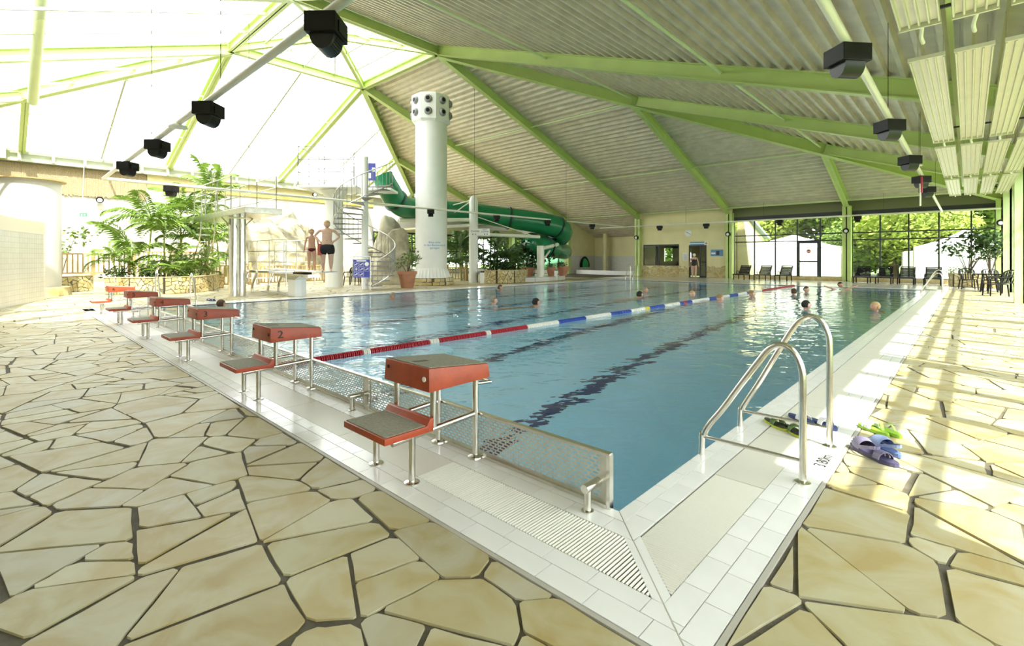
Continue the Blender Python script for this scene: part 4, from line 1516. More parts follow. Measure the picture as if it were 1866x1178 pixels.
p0, p1, p2 = XP(93, 500, -25.2), XP(170, 500, -24.9), XP(236, 500, -24.4)
fence('slatted light wooden fence on the low stone wall left of the palms', [(p0.x, p0.y), (p1.x, p1.y), (p2.x, p2.y)], .95, .63)
p0, p1 = XP(388, 500, -24.2), XP(455, 500, -24.4)
fence('wooden railing between the palm planter and the high diving column', [(p0.x, p0.y), (p1.x, p1.y)], 1.05)
p0, p1, p2 = XP(470, 500, -24.6), XP(540, 500, -24.8), XP(592, 500, -25)
fence('wooden railing in front of the rock face behind the springboard', [(p0.x, p0.y), (p1.x, p1.y), (p2.x, p2.y)], 1.0)
p0, p1 = XP(245, 500, -26.5), XP(375, 500, -26.5)
fence('wooden railing half hidden behind the palm stems', [(p0.x, p0.y), (p1.x, p1.y)], 1.7)
p0, p1 = PD(815, 505, 29), PD(850, 505, 29)
fence('low railing between the big air column and the slim mast', [(p0.x, p0.y), (p1.x, p1.y)], .85)

# ------------------------------------------------------------------ rocks
from mathutils import noise


def rock(lab, c, s, seed, sub=5, rough=.34):
    bm = bmesh.new()
    bmesh.ops.create_icosphere(bm, subdivisions=sub, radius=1)
    off = Vector((seed * 3.1, seed * 1.7, 0))
    for v in bm.verts:
        p = v.co.copy()
        q = Vector((p.x * s[0], p.y * s[1], p.z * s[2]))
        n1 = noise.noise(q * .45 + off)
        vo = noise.voronoi(q * .75 + off)[0]
        n2 = noise.noise(q * 2.2 + off)
        k = 1 + rough * n1 * 1.3 + rough * (vo[1] - vo[0]) * .8 - .12 + n2 * .07
        v.co = Vector((q.x * k, q.y * k, max(0, q.z * k) if c[2] == 0 else q.z * k))
    me = bpy.data.meshes.new('rock')
    bm.to_mesh(me); bm.free()
    me.materials.append(ROCK)
    o = bpy.data.objects.new('rock_formation', me)
    COL.objects.link(o)
    o.location = c
    return tag(o, lab, 'rock')


rock('wide pale artificial rock face behind the springboard', (-29.3, 9.2, 0), (1.8, 4.2, 4.2), 1)
rock('lower pale rock beside the palms, left end of the rock face', (-28.2, 5.4, 0), (1.2, 1.7, 2.6), 4, 4)
rc = PD(710, 470, 25.5)
rock('grey-brown rock with a rounded crest behind the spiral staircase', (rc.x, rc.y, 0), (1.1, 1.0, 3.1), 2)
rc = PD(668, 470, 29)
rock('pale rock block seen through the spiral staircase', (rc.x, rc.y, 0), (1.6, 1.5, 2.3), 3, 4)

# ------------------------------------------------------------------ left: tiled curved wall, round cylinder
tp = [G(-60, 583), G(-20, 567), G(20, 557.5), G(50, 552), G(67, 549), G(71, 547)]
tp = [(p.x, p.y) for p in tp]
tpi = [(x - .2, y + .16) for x, y in tp]
t = thing('wall_shower', None, None, (tp[0][0], tp[0][1], 0), kind='structure')
MB().prism(tp + tpi[::-1], 0, 2.12).build('tiled_part', WTY, t, w=True)
MB().prism(tp + tpi[::-1], 2.12, 2.5).build('plain_part', mat('cream_plaster', (.74, .69, .55), .7), t, w=True)
cc = PD(53, 500, 17.4)
t = thing('round_tower', 'white round masonry cylinder with a thin wooden lid, behind the tiled wall', 'tower', (cc.x, cc.y, 0))
MB().lathe([(.86, 0), (.86, 4.12)], (0, 0, 0), 36).build('shell', WALLW, t, smooth=True)
MB().lathe([(1.0, 4.12), (1.0, 4.16), (.01, 4.16)], (0, 0, 0), 36).build('lid', WOOD, t, smooth=True)
MB().lathe([(1.15, 0), (1.12, .3), (.87, .32)], (0, 0, 0), 18).build('stone_foot', CLAD, t)

# ------------------------------------------------------------------ pots, bins, furniture
def pot(lab, p, r, h, group='terracotta pots by the slide', z=0):
    t = thing('terracotta_pot', lab, 'flower pot', (p.x, p.y, z), 0, group)
    MB().lathe([(r * .62, 0), (r * .9, h * .82), (r, h * .83), (r, h), (r * .9, h), (r * .86, h * .85)], (0, 0, 0), 28).build('vessel', TERRA, t, smooth=True)
    MB().lathe([(r * .87, h * .86), (.01, h * .88)], (0, 0, 0), 20).build('soil', SOIL, t)
    m = MB()
    for q in (.3, .55): m.lathe([(r * (.64 + .3 * q), h * q), (r * (.66 + .3 * q) + .008, h * q + .012), (r * (.65 + .3 * q), h * q + .024)], (0, 0, 0), 28)
    m.build('ring', TERRA, t)
    return t


P1 = PD(742, 520, 22.1); P2 = PD(962, 500, 29.6); P3 = PD(1004, 500, 30.4); P4 = PD(1026, 500, 31.0)
pot('large terracotta pot at the foot of the big air column', P1, .44, .76)
pot('terracotta pot on the tiled ledge, left of the slide post', P2, .42, .55, z=.24)
pot('narrower terracotta pot on the tiled ledge, just right of the slide post', P3, .3, .55, z=.24)
pot('wide terracotta pot at the right end of the tiled ledge', P4, .4, .6, z=.24)


def binn(lab, p, r, h, z=0):
    t = thing('waste_bin', lab, 'bin', (p.x, p.y, z), 0)
    MB().lathe([(r * .8, 0), (r, h), (r * .92, h), (r * .8, h * .3)], (0, 0, 0), 4, PI / 4 + AN).build('body', WHITE, t, bev=.006)
    MB().box(-r * .5, r * .5, -r * .5, r * .5, h - .02, h + .02).build('lid', DARK, t)


binn('white waste bin beside the slim mast', PD(879, 512, 26.2), .2, .58)
binn('slim white bin between two terracotta pots on the ledge', PD(1013, 500, 29.6), .14, .6, .0)


def lounger(lab, x, y):
    t = thing('sun_lounger', lab, 'lounger', (x, y, 0), 0, 'dark slatted loungers before the glass wall')
    m = MB()
    for s in (-.3, .3):
        m.bar((s, -.75, .33), (s, .55, .33), .05, .06)
    m.build('frame', BLACK, t)
    m = MB()
    for s in (-.29, .29):
        m.bar((s, .35, .33), (s, .85, .88), .05, .05)
    m.bar((-.29, .85, .88), (.29, .85, .88), .05, .05)
    m.build('backrest_frame', BLACK, t)
    for k in range(7):
        u = .08 + k * .128
        MB().bar((-.28, .35 + .5 * u, .33 + .55 * u), (.28, .35 + .5 * u, .33 + .55 * u), .03, .066).build('backrest_slat', BLACK, t)
    m = MB()
    for k in range(8):
        m.box(-.3, .3, -.75 + k * .14, -.64 + k * .14, .335, .37)
    m.build('seat_slats', BLACK, t)
    for s in (-.32, .32):
        for yy in (-.6, .4):
            MB().tube([(s, yy, 0), (s, yy, .34)], .03, 8).build('leg', BLACK, t)
        MB().tube(smoothpath([(s, -.05, .33), (s, 0, .52), (s, .38, .52), (s, .42, .36)], 3), .02, 6).build('armrest', BLACK, t)
    return t


L1 = ['dark slatted lounger in front of the kiosk end of the glass wall, leftmost of all', 'dark slatted lounger second from the left before the white tent', 'dark slatted lounger just left of the glass door',
      'dark slatted lounger just right of the green column beside the glass door', 'dark slatted lounger, second right of that green column', 'dark slatted lounger in front of the low white tent', 'dark slatted lounger behind the far ladder rails, nearest the planter']
for l, px in zip(L1, (1352, 1390, 1428, 1571, 1612, 1652, 1700)):
    p = YP(px, 500, 30.3)
    lounger(l, p.x, 30.3)


def chair(lab, x, y, rz, group='dark plastic garden chairs at the right'):
    t = thing('garden_chair', lab, 'chair', (x, y, 0), rz, group)
    MB().prism([(-.24, -.22), (.24, -.22), (.22, .22), (-.22, .22)], .41, .44).build('seat', BLACK, t, bev=.008)
    m = MB()
    for k in range(6):
        s = -.2 + k * .08
        m.bar((s, .22, .44), (s * 1.1, .33, .84), .035, .012, (0, 1, 0))
    m.tube(smoothpath([(-.25, .22, .6), (-.24, .34, .82), (0, .37, .9), (.24, .34, .82), (.25, .22, .6)], 4), .022, 6)
    m.build('backrest', BLACK, t)
    for s in (-1, 1):
        for yy in (-.22, .24):
            MB().tube([(s * .27, yy * 1.1, 0), (s * .23, yy, .43)], [.02, .028], 6).build('leg', BLACK, t)
        MB().tube(smoothpath([(s * .25, -.22, .44), (s * .27, -.22, .64), (s * .27, .1, .66), (s * .25, .3, .66)], 3), .022, 6).build('armrest', BLACK, t)


chair('dark plastic chair left of the table, in front of the stone planter', 1.35, 26.8, .2)
chair('dark plastic chair in the shade nearest the right green column', 2.05, 22.3, -1.2)
chair('dark plastic chair behind the table by the right wall', 2.1, 26.1, .3)
chair('dark plastic chair between table and green column, seat towards the pool', 2.25, 23.7, -.9)
t = thing('garden_table', 'dark round plastic table among the chairs at the right end', 'table', (1.95, 25.0, 0))
MB().lathe([(.42, .70), (.44, .73), (.01, .735)], (0, 0, 0), 20).build('tabletop', BLACK, t)
for k in range(4):
    a = PI / 4 + k * PI / 2
    MB().tube([(.35 * math.cos(a), .35 * math.sin(a), 0), (.25 * math.cos(a), .25 * math.sin(a), .7)], .025, 6).build('leg', BLACK, t)
for i, px in enumerate((640, 652)):
    p = PD(px, 500, 24.2 + i * .6)
    chair(['black chair behind the blue rule board, left one', 'black chair behind the blue rule board, right one'][i], p.x, p.y, .5 + i, 'black chairs behind the rule board')
cladwall('stone_planter', [(.75, 29.5), (.9, 28.9), (1.5, 28.6), (2.3, 28.5)], .62, .2, 'sandstone-clad planter with a leafy shrub in the far right corner', 'planter', seed=8, soil=[(.8, 29.4), (.95, 29), (1.5, 28.7), (2.3, 28.6), (2.3, 29.7), (.8, 29.7)])
tag(MB().box(.9, 1.5, 2.0, 2.1, -5, -4.9).build('x', SOIL)) if False else None

# ------------------------------------------------------------------ kiosk wall: clock, signs, round lamps
t = thing('wall_clock', 'round white station clock with black marks high on the yellow kiosk wall', 'clock', (YP(1254, 425, 31.8).x, 31.84, YP(1254, 425, 31.8).z))
m = MB().tube([(0, 0, 0), (0, -.05, 0)], .26, 28); m.build('face', WSIGN, t, smooth=True)
m = MB()
for k in range(12):
    a = k * PI / 6
    m.bar((.2 * math.sin(a), -.055, .2 * math.cos(a)), (.235 * math.sin(a), -.055, .235 * math.cos(a)), .03, .006)
m.build('hour_mark', BTXT, t)
MB().bar((0, -.06, 0), (-.14, -.06, .08), .006, .03, (0, 0, 1)).bar((0, -.06, 0), (.17, -.06, -.1), .006, .022).build('hand', BTXT, t)
for nm, lab, px0, px1, py0, py1 in (('first_aid_sign', 'long blue and white sign with a red cross over the kiosk door', 1257, 1290, 440.5, 447.5), ('info_sign', 'blue wall sign with dark squares right of the kiosk door', 1295, 1317, 455, 467), ('notice_sheet', 'white notice sheet with small print left of the kiosk door', 1244, 1253, 461, 475)):
    a, b = YP(px0, py1, 31.8), YP(px1, py0, 31.8)
    t = thing(nm, lab, 'sign', (a.x, 31.84, a.z))
    W_, H_ = b.x - a.x, b.z - a.z
    MB().box(0, W_, -.02, 0, 0, H_).build('board', WSIGN if nm != 'info_sign' else BLUE2, t)
    if nm == 'first_aid_sign':
        MB().box(0, W_ * .8, -.024, -.02, 0, H_ * .36).box(0, W_ * .8, -.024, -.02, H_ * .62, H_).build('blue_stripe', BLUE2, t)
        c = W_ * .9
        MB().box(c - .02, c + .02, -.026, -.02, H_ * .2, H_ * .8).box(c - .08, c + .08, -.026, -.02, H_ * .42, H_ * .58).build('red_cross', mat('cross_red', (.4, .02, .03), .5), t)
    elif nm == 'info_sign':
        MB().box(W_ * .45, W_ * .72, -.024, -.02, H_ * .15, H_ * .8).build('dark_panel', DARK, t)
        MB().box(W_ * .05, W_ * .38, -.024, -.02, H_ * .3, H_ * .55).build('white_label', WSIGN, t)
    else:
        m = MB()
        for k in range(6): m.box(W_ * .15, W_ * .85, -.022, -.02, H_ * (.12 + k * .13), H_ * (.16 + k * .13))
        m.build('print_line', mat('grey_print', (.35, .35, .4), .6), t)
for lab, p in (('round black lamp on the green column left of the kiosk', Vector((-17.2, 31.45, YP(1163, 433, 31.5).z))), ('round black lamp on the green column between kiosk and glass wall', Vector((-10.4, 31.45, YP(1327, 427, 31.5).z))),
               ('round black lamp on the green column between the two glass bays', Vector((-3.8, 31.45, YP(1544, 421, 31.5).z))), ('round black lamp on the corner column at the far right', Vector((2.5, 31.45, YP(1831, 406, 31.5).z))),
               ('round black lamp on the green column beside the slide', Vector((-23.95, 31.45, YP(1037, 436, 31.5).z)))):
    t = thing('round_lamp', lab, 'lamp', p, 0, 'round black lamps on the green columns')
    MB().tube([(0, .05, 0), (0, -.14, 0)], [.13, .16], 16).build('housing', BLACK, t, smooth=True)
    MB().tube([(0, -.139, -.02), (0, -.145, -.02)], .09, 14).build('lens', WHITE, t)
for lab, px, py in (('small round lamp on the white wall under the reed matting', 181, 365), ('small round lamp on the cream wall above the rocks', 572, 355)):
    p = XP(px, py, -35.85)
    t = thing('round_lamp', lab, 'lamp', p)
    MB().tube([(0, 0, 0), (.2, 0, 0)], [.14, .19], 16).build('housing', BLACK, t, smooth=True)
    MB().tube([(.2, 0, -.02), (.21, 0, -.02)], .12, 14).build('lens', WHITE, t)
p = PD(149, 392, 24)
t = thing('exit_sign', 'green and white emergency exit sign hanging on a wire before the left wall', 'sign', p, AN)
MB().box(-.32, .32, -.03, .03, -.14, .12).build('panel', WSIGN, t)
MB().box(-.08, .3, -.034, -.031, -.08, .1).build('green_field', mat('exit_green', (.1, .45, .2), .5), t)
MB().box(.0, .06, -.038, -.034, -.06, .04).add([(.12, -.037, 0), (.2, -.037, .06), (.2, -.037, -.06)], [(0, 1, 2)]).build('running_figure', WSIGN, t)
MB().tube([(0, 0, .12), (.15, 0, 3.2)], .012, 5).build('wire', WHITE, t)

# ------------------------------------------------------------------ hanging pipe rectangle with floodlights
ZP = 3.75
pn, pr_, pl_, pf = -.05, .37, -17.6, 30.7
t = thing('lighting_pipe', 'long white pipe hung in a rectangle over the pool, carrying the floodlights', 'pipe', (pr_, pn, ZP))
for a, b in (((pr_, -3.5, ZP), (pr_, pf, ZP)), ((1.0, pn, ZP), (pl_, pn, ZP)), ((pl_, pn, ZP), (pl_, pf, ZP)), ((-20, pf, ZP), (2.5, pf, ZP))):
    MB().tube([a, b], .05, 10).build('pipe_run', CREAMW, t, w=True, smooth=True)
m = MB()
for x, y in ((pr_, 3.2), (pr_, 8), (pr_, 15), (pr_, 24), (-2.3, pn), (-6.5, pn), (-11, pn), (pl_, 4), (pl_, 15), (pl_, 23), (-13, pf), (-8, pf), (-2, pf)):
    MB().tube([(x, y, ZP), (x, y, min(zr(x), zf(y), zt) + .3)], .006, 4).build('hanger_wire', BLACK, t, w=True)


def floodlight(lab, p, rz):
    t = thing('floodlight', lab, 'lamp', p, rz, 'black floodlights on the hanging pipe')
    MB().add([(-.17, -.15, -.10), (.17, -.15, -.10), (.17, .15, -.10), (-.17, .15, -.10), (-.17, -.15, .09), (.17, -.15, .09), (.17, .15, .09), (-.17, .15, .09)],
             [(0, 3, 2, 1), (4, 5, 6, 7), (0, 1, 5, 4), (1, 2, 6, 5), (2, 3, 7, 6), (3, 0, 4, 7)]).build('housing', BLACK, t, bev=.008)
    m = MB()
    n_ = 9
    for s in (-.12, .12):
        for i in range(n_):
            a = PI + PI * i / (n_ - 1)
            m.add([(s, .12 * math.cos(a), -.10 + .15 * math.sin(a))], [])
    m.f = [(i, i + 1, n_ + i + 1, n_ + i) for i in range(n_ - 1)]; m.mi = [0] * len(m.f)
    m.f += [tuple(range(n_)), tuple(range(2 * n_ - 1, n_ - 1, -1))]; m.mi += [0, 0]
    m.build('drum', mat('dark_metal', (.02, .02, .019), .35, .3), t, smooth=True)
    m = MB()
    for k in range(5): m.bar((-.08, -.13 + k * .012, -.13 - k * .022), (.08, -.13 + k * .012, -.13 - k * .022), .008, .008)
    m.build('vent', BLACK, t)
    MB().box(-.1, .1, -.165, -.15, -.08, .03).build('glass_front', BLACK, t)
    MB().tube([(0, 0, .09), (0, 0, .14)], .02, 8).build('clamp', STEEL, t)
    return t


fl_ = None


def on_near(px, py):
    l = (px - CX) / F0; ry = FW[1] + RT[1] * l; tt = (pn - CAMY) / ry
    return Vector((CAMX + (FW[0] + RT[0] * l) * tt, pn, ZP - .14))


def on_left(px, xx=None):
    l = (px - CX) / F0; rx = FW[0] + RT[0] * l; tt = ((xx or pl_) - CAMX) / rx
    return Vector((xx or pl_, CAMY + (FW[1] + RT[1] * l) * tt, ZP - .14))


def on_far(px):
    l = (px - CX) / F0; ry = FW[1] + RT[1] * l; tt = (pf - CAMY) / ry
    return Vector((CAMX + (FW[0] + RT[0] * l) * tt, pf, ZP - .14))


FLS = [('big black floodlight at the top edge of the picture, nearest on the left pipe', on_near(595, 0), 2.3), ('black floodlight in front of the glazed roof, second down the sloping pipe', on_near(380, 0), 2.3),
       ('black floodlight low before the glazed roof, third down the sloping pipe', on_near(287, 0), 2.3), ('black floodlight before the reed matting, last before the pipe corner', on_near(233, 0), 2.3),
       ('black floodlight above the palms at the left', on_left(312), .9), ('black floodlight in front of the big air column', on_left(785), .9), ('black floodlight in front of the green slide, left one', on_left(905), .9),
       ('black floodlight in front of the green slide, right one', on_left(998), .9), ('black floodlight right of the green slide by the pipe corner', on_left(1079), .9),
       ('black floodlight over the kiosk window', on_far(1202), 0), ('black floodlight left of the clock before the kiosk wall', on_far(1287), 0), ('black floodlight before the left glass bay', on_far(1421), 0), ('black floodlight before the right glass bay', on_far(1563), 0),
       ('large black floodlight at the upper right, nearest on the right pipe', on_left(1544, pr_), 4.0), ('black floodlight second down the right pipe', on_left(1621, pr_), 4.0), ('black floodlight third down the right pipe', on_left(1658, pr_), 4.0),
       ('black floodlight fourth down the right pipe, with a red tag', on_left(1679, pr_), 4.0), ('black floodlight farthest down the right pipe', on_left(1690, pr_), 4.0)]
for lab, p, rz in FLS:
    if fl_ is None: fl_ = floodlight(lab, p, rz)
    else: dup(fl_, p, rz, lab)

# ------------------------------------------------------------------ radiant heating panels under the right eave
rp0 = None
rows_ = ['row nearest the pool', 'second row from the pool', 'third row from the pool', 'row along the right wall']
pos_ = ['nearest panel', 'second panel', 'third panel', 'farthest panel']
PCOL = mat('cream_panel', (.74, .71, .56), .3, .2, .06, 4)
for i, xx in enumerate((1.01, 1.40, 1.79, 2.18)):
    for j, y0 in enumerate((-1.45, 4.9, 10.9, 16.4)):
        if j == 0 and i == 3: continue
        lab = 'cream ribbed ceiling radiant panel, %s of the %s' % (pos_[j], rows_[i])
        L = 5.25 if j < 2 else 4.75
        if rp0 is None:
            t = thing('radiant_panel', lab, 'heating panel', (xx, y0, 3.6), 0, 'ribbed radiant heating panels under the right eave')
            MB().box(-.155, .155, 0, 5.25, .012, .02).build('plate', PCOL, t)
            for k in range(5):
                s = -.145 + k * .0725
                MB().add([(s - .012, .0, .012), (s + .012, .0, .012), (s + .006, 0, -.02), (s - .006, 0, -.02), (s - .012, 5.25, .012), (s + .012, 5.25, .012), (s + .006, 5.25, -.02), (s - .006, 5.25, -.02)], [(0, 1, 2, 3), (4, 7, 6, 5), (0, 3, 7, 4), (1, 5, 6, 2), (2, 6, 7, 3)]).build('rib', PCOL, t)
            for yy in (-.06, 5.29):
                MB().box(-.16, .16, yy, yy + .025, -.022, .02).build('end_bar', PCOL, t)
            MB().tube(smoothpath([(.0, 5.3, .0), (.01, 5.45, .03), (-.01, 5.7, .03), (0, 5.82, 0)], 3), .018, 8).build('connecting_hose', CREAMW, t)
            m = MB()
            for yy in (.8, 4.4): m.tube([(-.12, yy, .02), (-.12, yy, .6)], .005, 4).tube([(.12, yy, .02), (.12, yy, .5)], .005, 4)
            m.build('hanger_wire', STEEL, t)
            rp0 = t
        else:
            c = dup(rp0, (xx, y0, 3.6), 0, lab)
            c.scale = (1, L / 5.25, 1)
# green hanging rail between the panel rows
tag(MB().bar((1.205, -3, 4.0), (1.205, 22, 4.0), .05, .05).build('trim_4', GREEN), kind='structure')
tag(MB().bar((.95, 4.3, 3.9), (2.6, 4.3, 3.9), .03, .03).bar((.95, 10.5, 3.9), (2.6, 10.5, 3.9), .03, .03).build('trim_5', DARK), kind='structure')

t = thing('hanging_rod', 'thin white rod with a red top hanging beside the far floodlights on the right pipe', 'rod', PD(1677, 335, 13.5))
MB().tube([(0, 0, .0), (0, 0, -.62)], .022, 6).build('rod', CREAMW, t)
MB().tube([(0, 0, 0), (0, 0, 2.0)], .006, 4).build('wire', BLACK, t)
MB().tube([(0.03, 0, .2), (0.03, 0, -.25)], .025, 6).build('red_sleeve', mat('float_red', (.42, .015, .03), .35), t)
for lab, p in (('round white disc lamp on the sloping pipe before the glazed roof', on_near(325, 0)), ('round white disc lamp between the floodlights on the right pipe', on_left(1667, pr_))):
    t = thing('disc_lamp', lab, 'lamp', (p.x, p.y, ZP - .02))
    MB().lathe([(.03, .0), (.14, -.03), (.15, -.06), (.01, -.09)], (0, 0, 0), 18).build('shade', CREAMW, t, smooth=True)


# ------------------------------------------------------------------ plants
def frond_mesh(L, n, wl, droop, seed, curl=.25):
    R = random.Random(seed)
    m = MB()
    pts = []
    for i in range(n + 1):
        u = i / n
        pts.append(Vector((L * (u - .12 * u * u), 0, L * (droop[0] * u - droop[1] * u * u))))
    m.tube(pts[::2] if n % 2 == 0 else pts, [.012 * (1 - .7 * i / n) for i in range(0, n + 1, 2)] if n % 2 == 0 else .01, 4)
    for i in range(2, n + 1):
        u = i / n
        l = wl * (math.sin(PI * min(1, u * .93 + .1)) ** .6) * R.uniform(.85, 1.1)
        for s in (-1, 1):
            p = pts[i]
            d = Vector((.65 + R.uniform(-.1, .1), s, -.1)).normalized()
            q = p + d * l * .55 + Vector((0, 0, .04 * l))
            e = p + d * l + Vector((0, 0, -curl * l))
            w_ = .016 + .004 * R.random()
            t_ = Vector((w_, 0, w_ * .6))
            m.add([p, q - t_, e, q + t_], [(0, 1, 2, 3)])
    return m


_fm = {}


def frond_proto(key, *a):
    if key not in _fm:
        o = frond_mesh(*a).build('frond', LEAF)
        me = o.data
        bpy.data.objects.remove(o)
        _fm[key] = me
    return _fm[key]


def put(me, name, parent, loc, rot, sc=1):
    o = bpy.data.objects.new(name, me)
    COL.objects.link(o)
    o.parent = parent
    o.location = loc
    o.rotation_euler = rot
    o.scale = (sc, sc, sc) if not isinstance(sc, tuple) else sc
    return o


def palm(lab, x, y, z, h, nf, L, seed, group=None, stems=1, m_=None, name='areca_palm'):
    R = random.Random(seed)
    t = thing(name, lab, 'palm', (x, y, z), 0, group)
    mes = [frond_proto('a', 1.0, 22, .34, (.75, .85), 1), frond_proto('b', 1.0, 22, .30, (1.0, .7), 2), frond_proto('c', 1.0, 20, .36, (.45, .9), 3)]
    tops = []
    for k in range(stems):
        a = R.uniform(0, 2 * PI)
        r = .0 if stems == 1 else R.uniform(.1, .3)
        hh = h * (1 if k == 0 else R.uniform(.35, .85))
        b = Vector((r * math.cos(a), r * math.sin(a), 0))
        tp_ = b + Vector((b.x * .8, b.y * .8, hh))
        MB().tube([b, b.lerp(tp_, .5) + Vector((0, 0, 0)), tp_], [.045, .038, .03], 6).build('stem', STEM, t, smooth=True)
        tops.append((tp_, nf if k == 0 else max(4, nf // 2)))
    for tp_, n_ in tops:
        for i in range(n_):
            a = 2 * PI * i / n_ * 1.0 + R.uniform(-.3, .3)
            el = R.uniform(-.85, .15)
            o = put(R.choice(mes), 'frond', t, tp_ + Vector((0, 0, R.uniform(-.25, .05))), (0, el, a), L * R.uniform(.75, 1.1))
            if m_:
                o.material_slots[0].link = 'OBJECT'; o.material_slots[0].material = m_
    return t


X_ = lambda px, x: XP(px, 500, x)
PALMS = [('tallest feathery palm, its crown high beside the high diving deck', 392, -23.6, 3.9, 12, 1.7, 3), ('feathery palm with fronds reaching left under the exit sign', 255, -23.4, 2.5, 12, 2.0, 2),
         ('feathery palm in the middle of the planter, behind the block row', 300, -23.3, 2.0, 11, 1.6, 2), ('feathery palm just left of the diving ladder', 335, -23.9, 2.9, 12, 1.7, 2),
         ('low yellow-green palm at the left end of the stone planter', 232, -22.9, .9, 10, 1.1, 3), ('low bright palm spilling over the middle of the planter', 300, -22.5, .5, 10, .95, 3),
         ('low bright palm spilling over the right end of the planter', 362, -22.4, .6, 10, 1.0, 3), ('feathery palm behind the high diving column', 412, -23.9, 2.1, 11, 1.5, 2),
         ('feathery palm with arching fronds right of the diving ladder', 372, -22.9, 1.7, 11, 1.4, 2)]
for i, (lab, px, x, h, nf, L, st_) in enumerate(PALMS):
    p = X_(px, x)
    palm(lab, x, p.y, .5, h, nf, L, 20 + i, 'feathery palms in the left planter', st_)
DARKP = mat('shaded_palm_leaf', (.075, .15, .03), .5, 0, .3, 3)  # darker copy of the palm leaf, shade put into its colour
for i, (lab, px, d, h, nf, L) in enumerate([('tall feathery palm just left of the slim mast', 845, 29.2, 2.0, 12, 1.6), ('dark palm in the curved planter behind the slim mast', 893, 28.2, 1.3, 11, 1.3), ('dark palm in the middle of the curved planter', 920, 28.4, 1.0, 11, 1.2),
                                            ('dark palm at the right end of the curved planter', 945, 28.8, .9, 10, 1.1), ('palm arching out behind the terracotta pots', 960, 31.2, 1.3, 10, 1.2)]):
    p = PD(px, 500, d)
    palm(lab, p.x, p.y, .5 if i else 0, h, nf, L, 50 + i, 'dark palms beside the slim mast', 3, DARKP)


def leaf_mesh(n, r, ls, seed, hollow=.35, flat=1.0):
    R = random.Random(seed)
    m = MB()
    for i in range(n):
        while True:
            p = Vector((R.uniform(-1, 1), R.uniform(-1, 1), R.uniform(-1, 1)))
            if hollow < p.length < 1: break
        p = Vector((p.x * r, p.y * r, p.z * r * flat))
        d = Vector((R.uniform(-1, 1), R.uniform(-1, 1), R.uniform(-.7, .5))).normalized()
        s = d.cross(Vector((R.uniform(-1, 1), R.uniform(-1, 1), 1))).normalized()
        l = ls * R.uniform(.6, 1.2)
        m.add([p, p + d * l * .5 + s * l * .28, p + d * l, p + d * l * .5 - s * l * .28], [(0, 1, 2, 3)])
    return m


def shrub(lab, x, y, z, h, r, seed, m_, n=160, ls=.16, name='leafy_shrub', cat='plant', group=None, blobs=3, col=True):
    """stems with leaf sprays at their ends"""
    R = random.Random(seed)
    t = thing(name, lab, cat, (x, y, z), 0, group)
    for k in range(blobs):
        a = R.uniform(0, 2 * PI)
        e = Vector((r * .55 * math.cos(a), r * .55 * math.sin(a), h * R.uniform(.5, .95)))
        MB().tube([(0, 0, 0), e * .5 + Vector((0, 0, .08 * h)), e], [.022, .016, .008], 5).build('stem', BARK, t)
        lm = leaf_mesh(n // blobs, r * .55, ls, seed * 7 + k, .1, .8)
        o = lm.build('leaves', m_, t)
        o.location = e
        o['kind'] = 'stuff'
    return t


p = P1
shrub('leafy bush with upright twigs in the large terracotta pot', p.x, p.y, .62, 1.0, .62, 3, LEAF3, 420, .13, blobs=5)
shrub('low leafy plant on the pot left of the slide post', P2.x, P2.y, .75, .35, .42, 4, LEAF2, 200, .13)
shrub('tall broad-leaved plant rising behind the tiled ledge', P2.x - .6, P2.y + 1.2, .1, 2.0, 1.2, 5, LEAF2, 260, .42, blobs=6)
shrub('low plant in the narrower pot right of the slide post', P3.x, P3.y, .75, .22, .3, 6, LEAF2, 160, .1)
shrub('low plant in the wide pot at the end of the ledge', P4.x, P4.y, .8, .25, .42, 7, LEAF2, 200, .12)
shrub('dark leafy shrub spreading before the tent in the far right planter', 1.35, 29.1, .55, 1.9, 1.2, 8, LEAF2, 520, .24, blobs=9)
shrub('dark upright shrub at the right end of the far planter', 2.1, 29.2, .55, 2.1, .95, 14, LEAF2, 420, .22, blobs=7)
shrub('low green ground cover on the left edge of the far planter', .95, 29.0, .55, .3, .45, 9, LEAF3, 220, .1)
p = XP(108, 470, -26.5)
shrub('small leafy tree behind the wooden fence at the far left', p.x, p.y, .3, 2.2, .95, 10, LEAF, 420, .22, blobs=6)
for i, px in enumerate((210, 265, 330)):
    p = XP(px, 510, -22.7)
    shrub(['low leafy undergrowth at the left end of the palm planter', 'low leafy undergrowth in the middle of the palm planter', 'low leafy undergrowth below the diving ladder'][i], p.x, p.y, .5, .35, .6, 30 + i, LEAF2, 260, .14, group='undergrowth in the palm planter')
for i, (px, d) in enumerate(((890, 27.6), (915, 27.4), (938, 27.6))):
    p = PD(px, 500, d)
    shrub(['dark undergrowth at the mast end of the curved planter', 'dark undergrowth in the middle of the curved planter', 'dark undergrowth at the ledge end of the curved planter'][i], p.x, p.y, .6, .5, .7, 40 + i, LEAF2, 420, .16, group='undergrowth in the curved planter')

# ------------------------------------------------------------------ outside: ground, tents, trees
gr_ = MB().box(-75, 45, 36.6, 90, -.3, -.05).box(-75, -37.2, -20, 36.6, -.3, -.05).box(3.2, 45, -20, 36.6, -.3, -.05).box(-17, 3.2, 33, 36.6, -.3, -.05).box(-37.2, -24.3, 33, 36.6, -.3, -.05)
tag(gr_.build('ground', mat('lawn', (.16, .26, .05), .9, 0, .35, 1.5)), kind='structure')


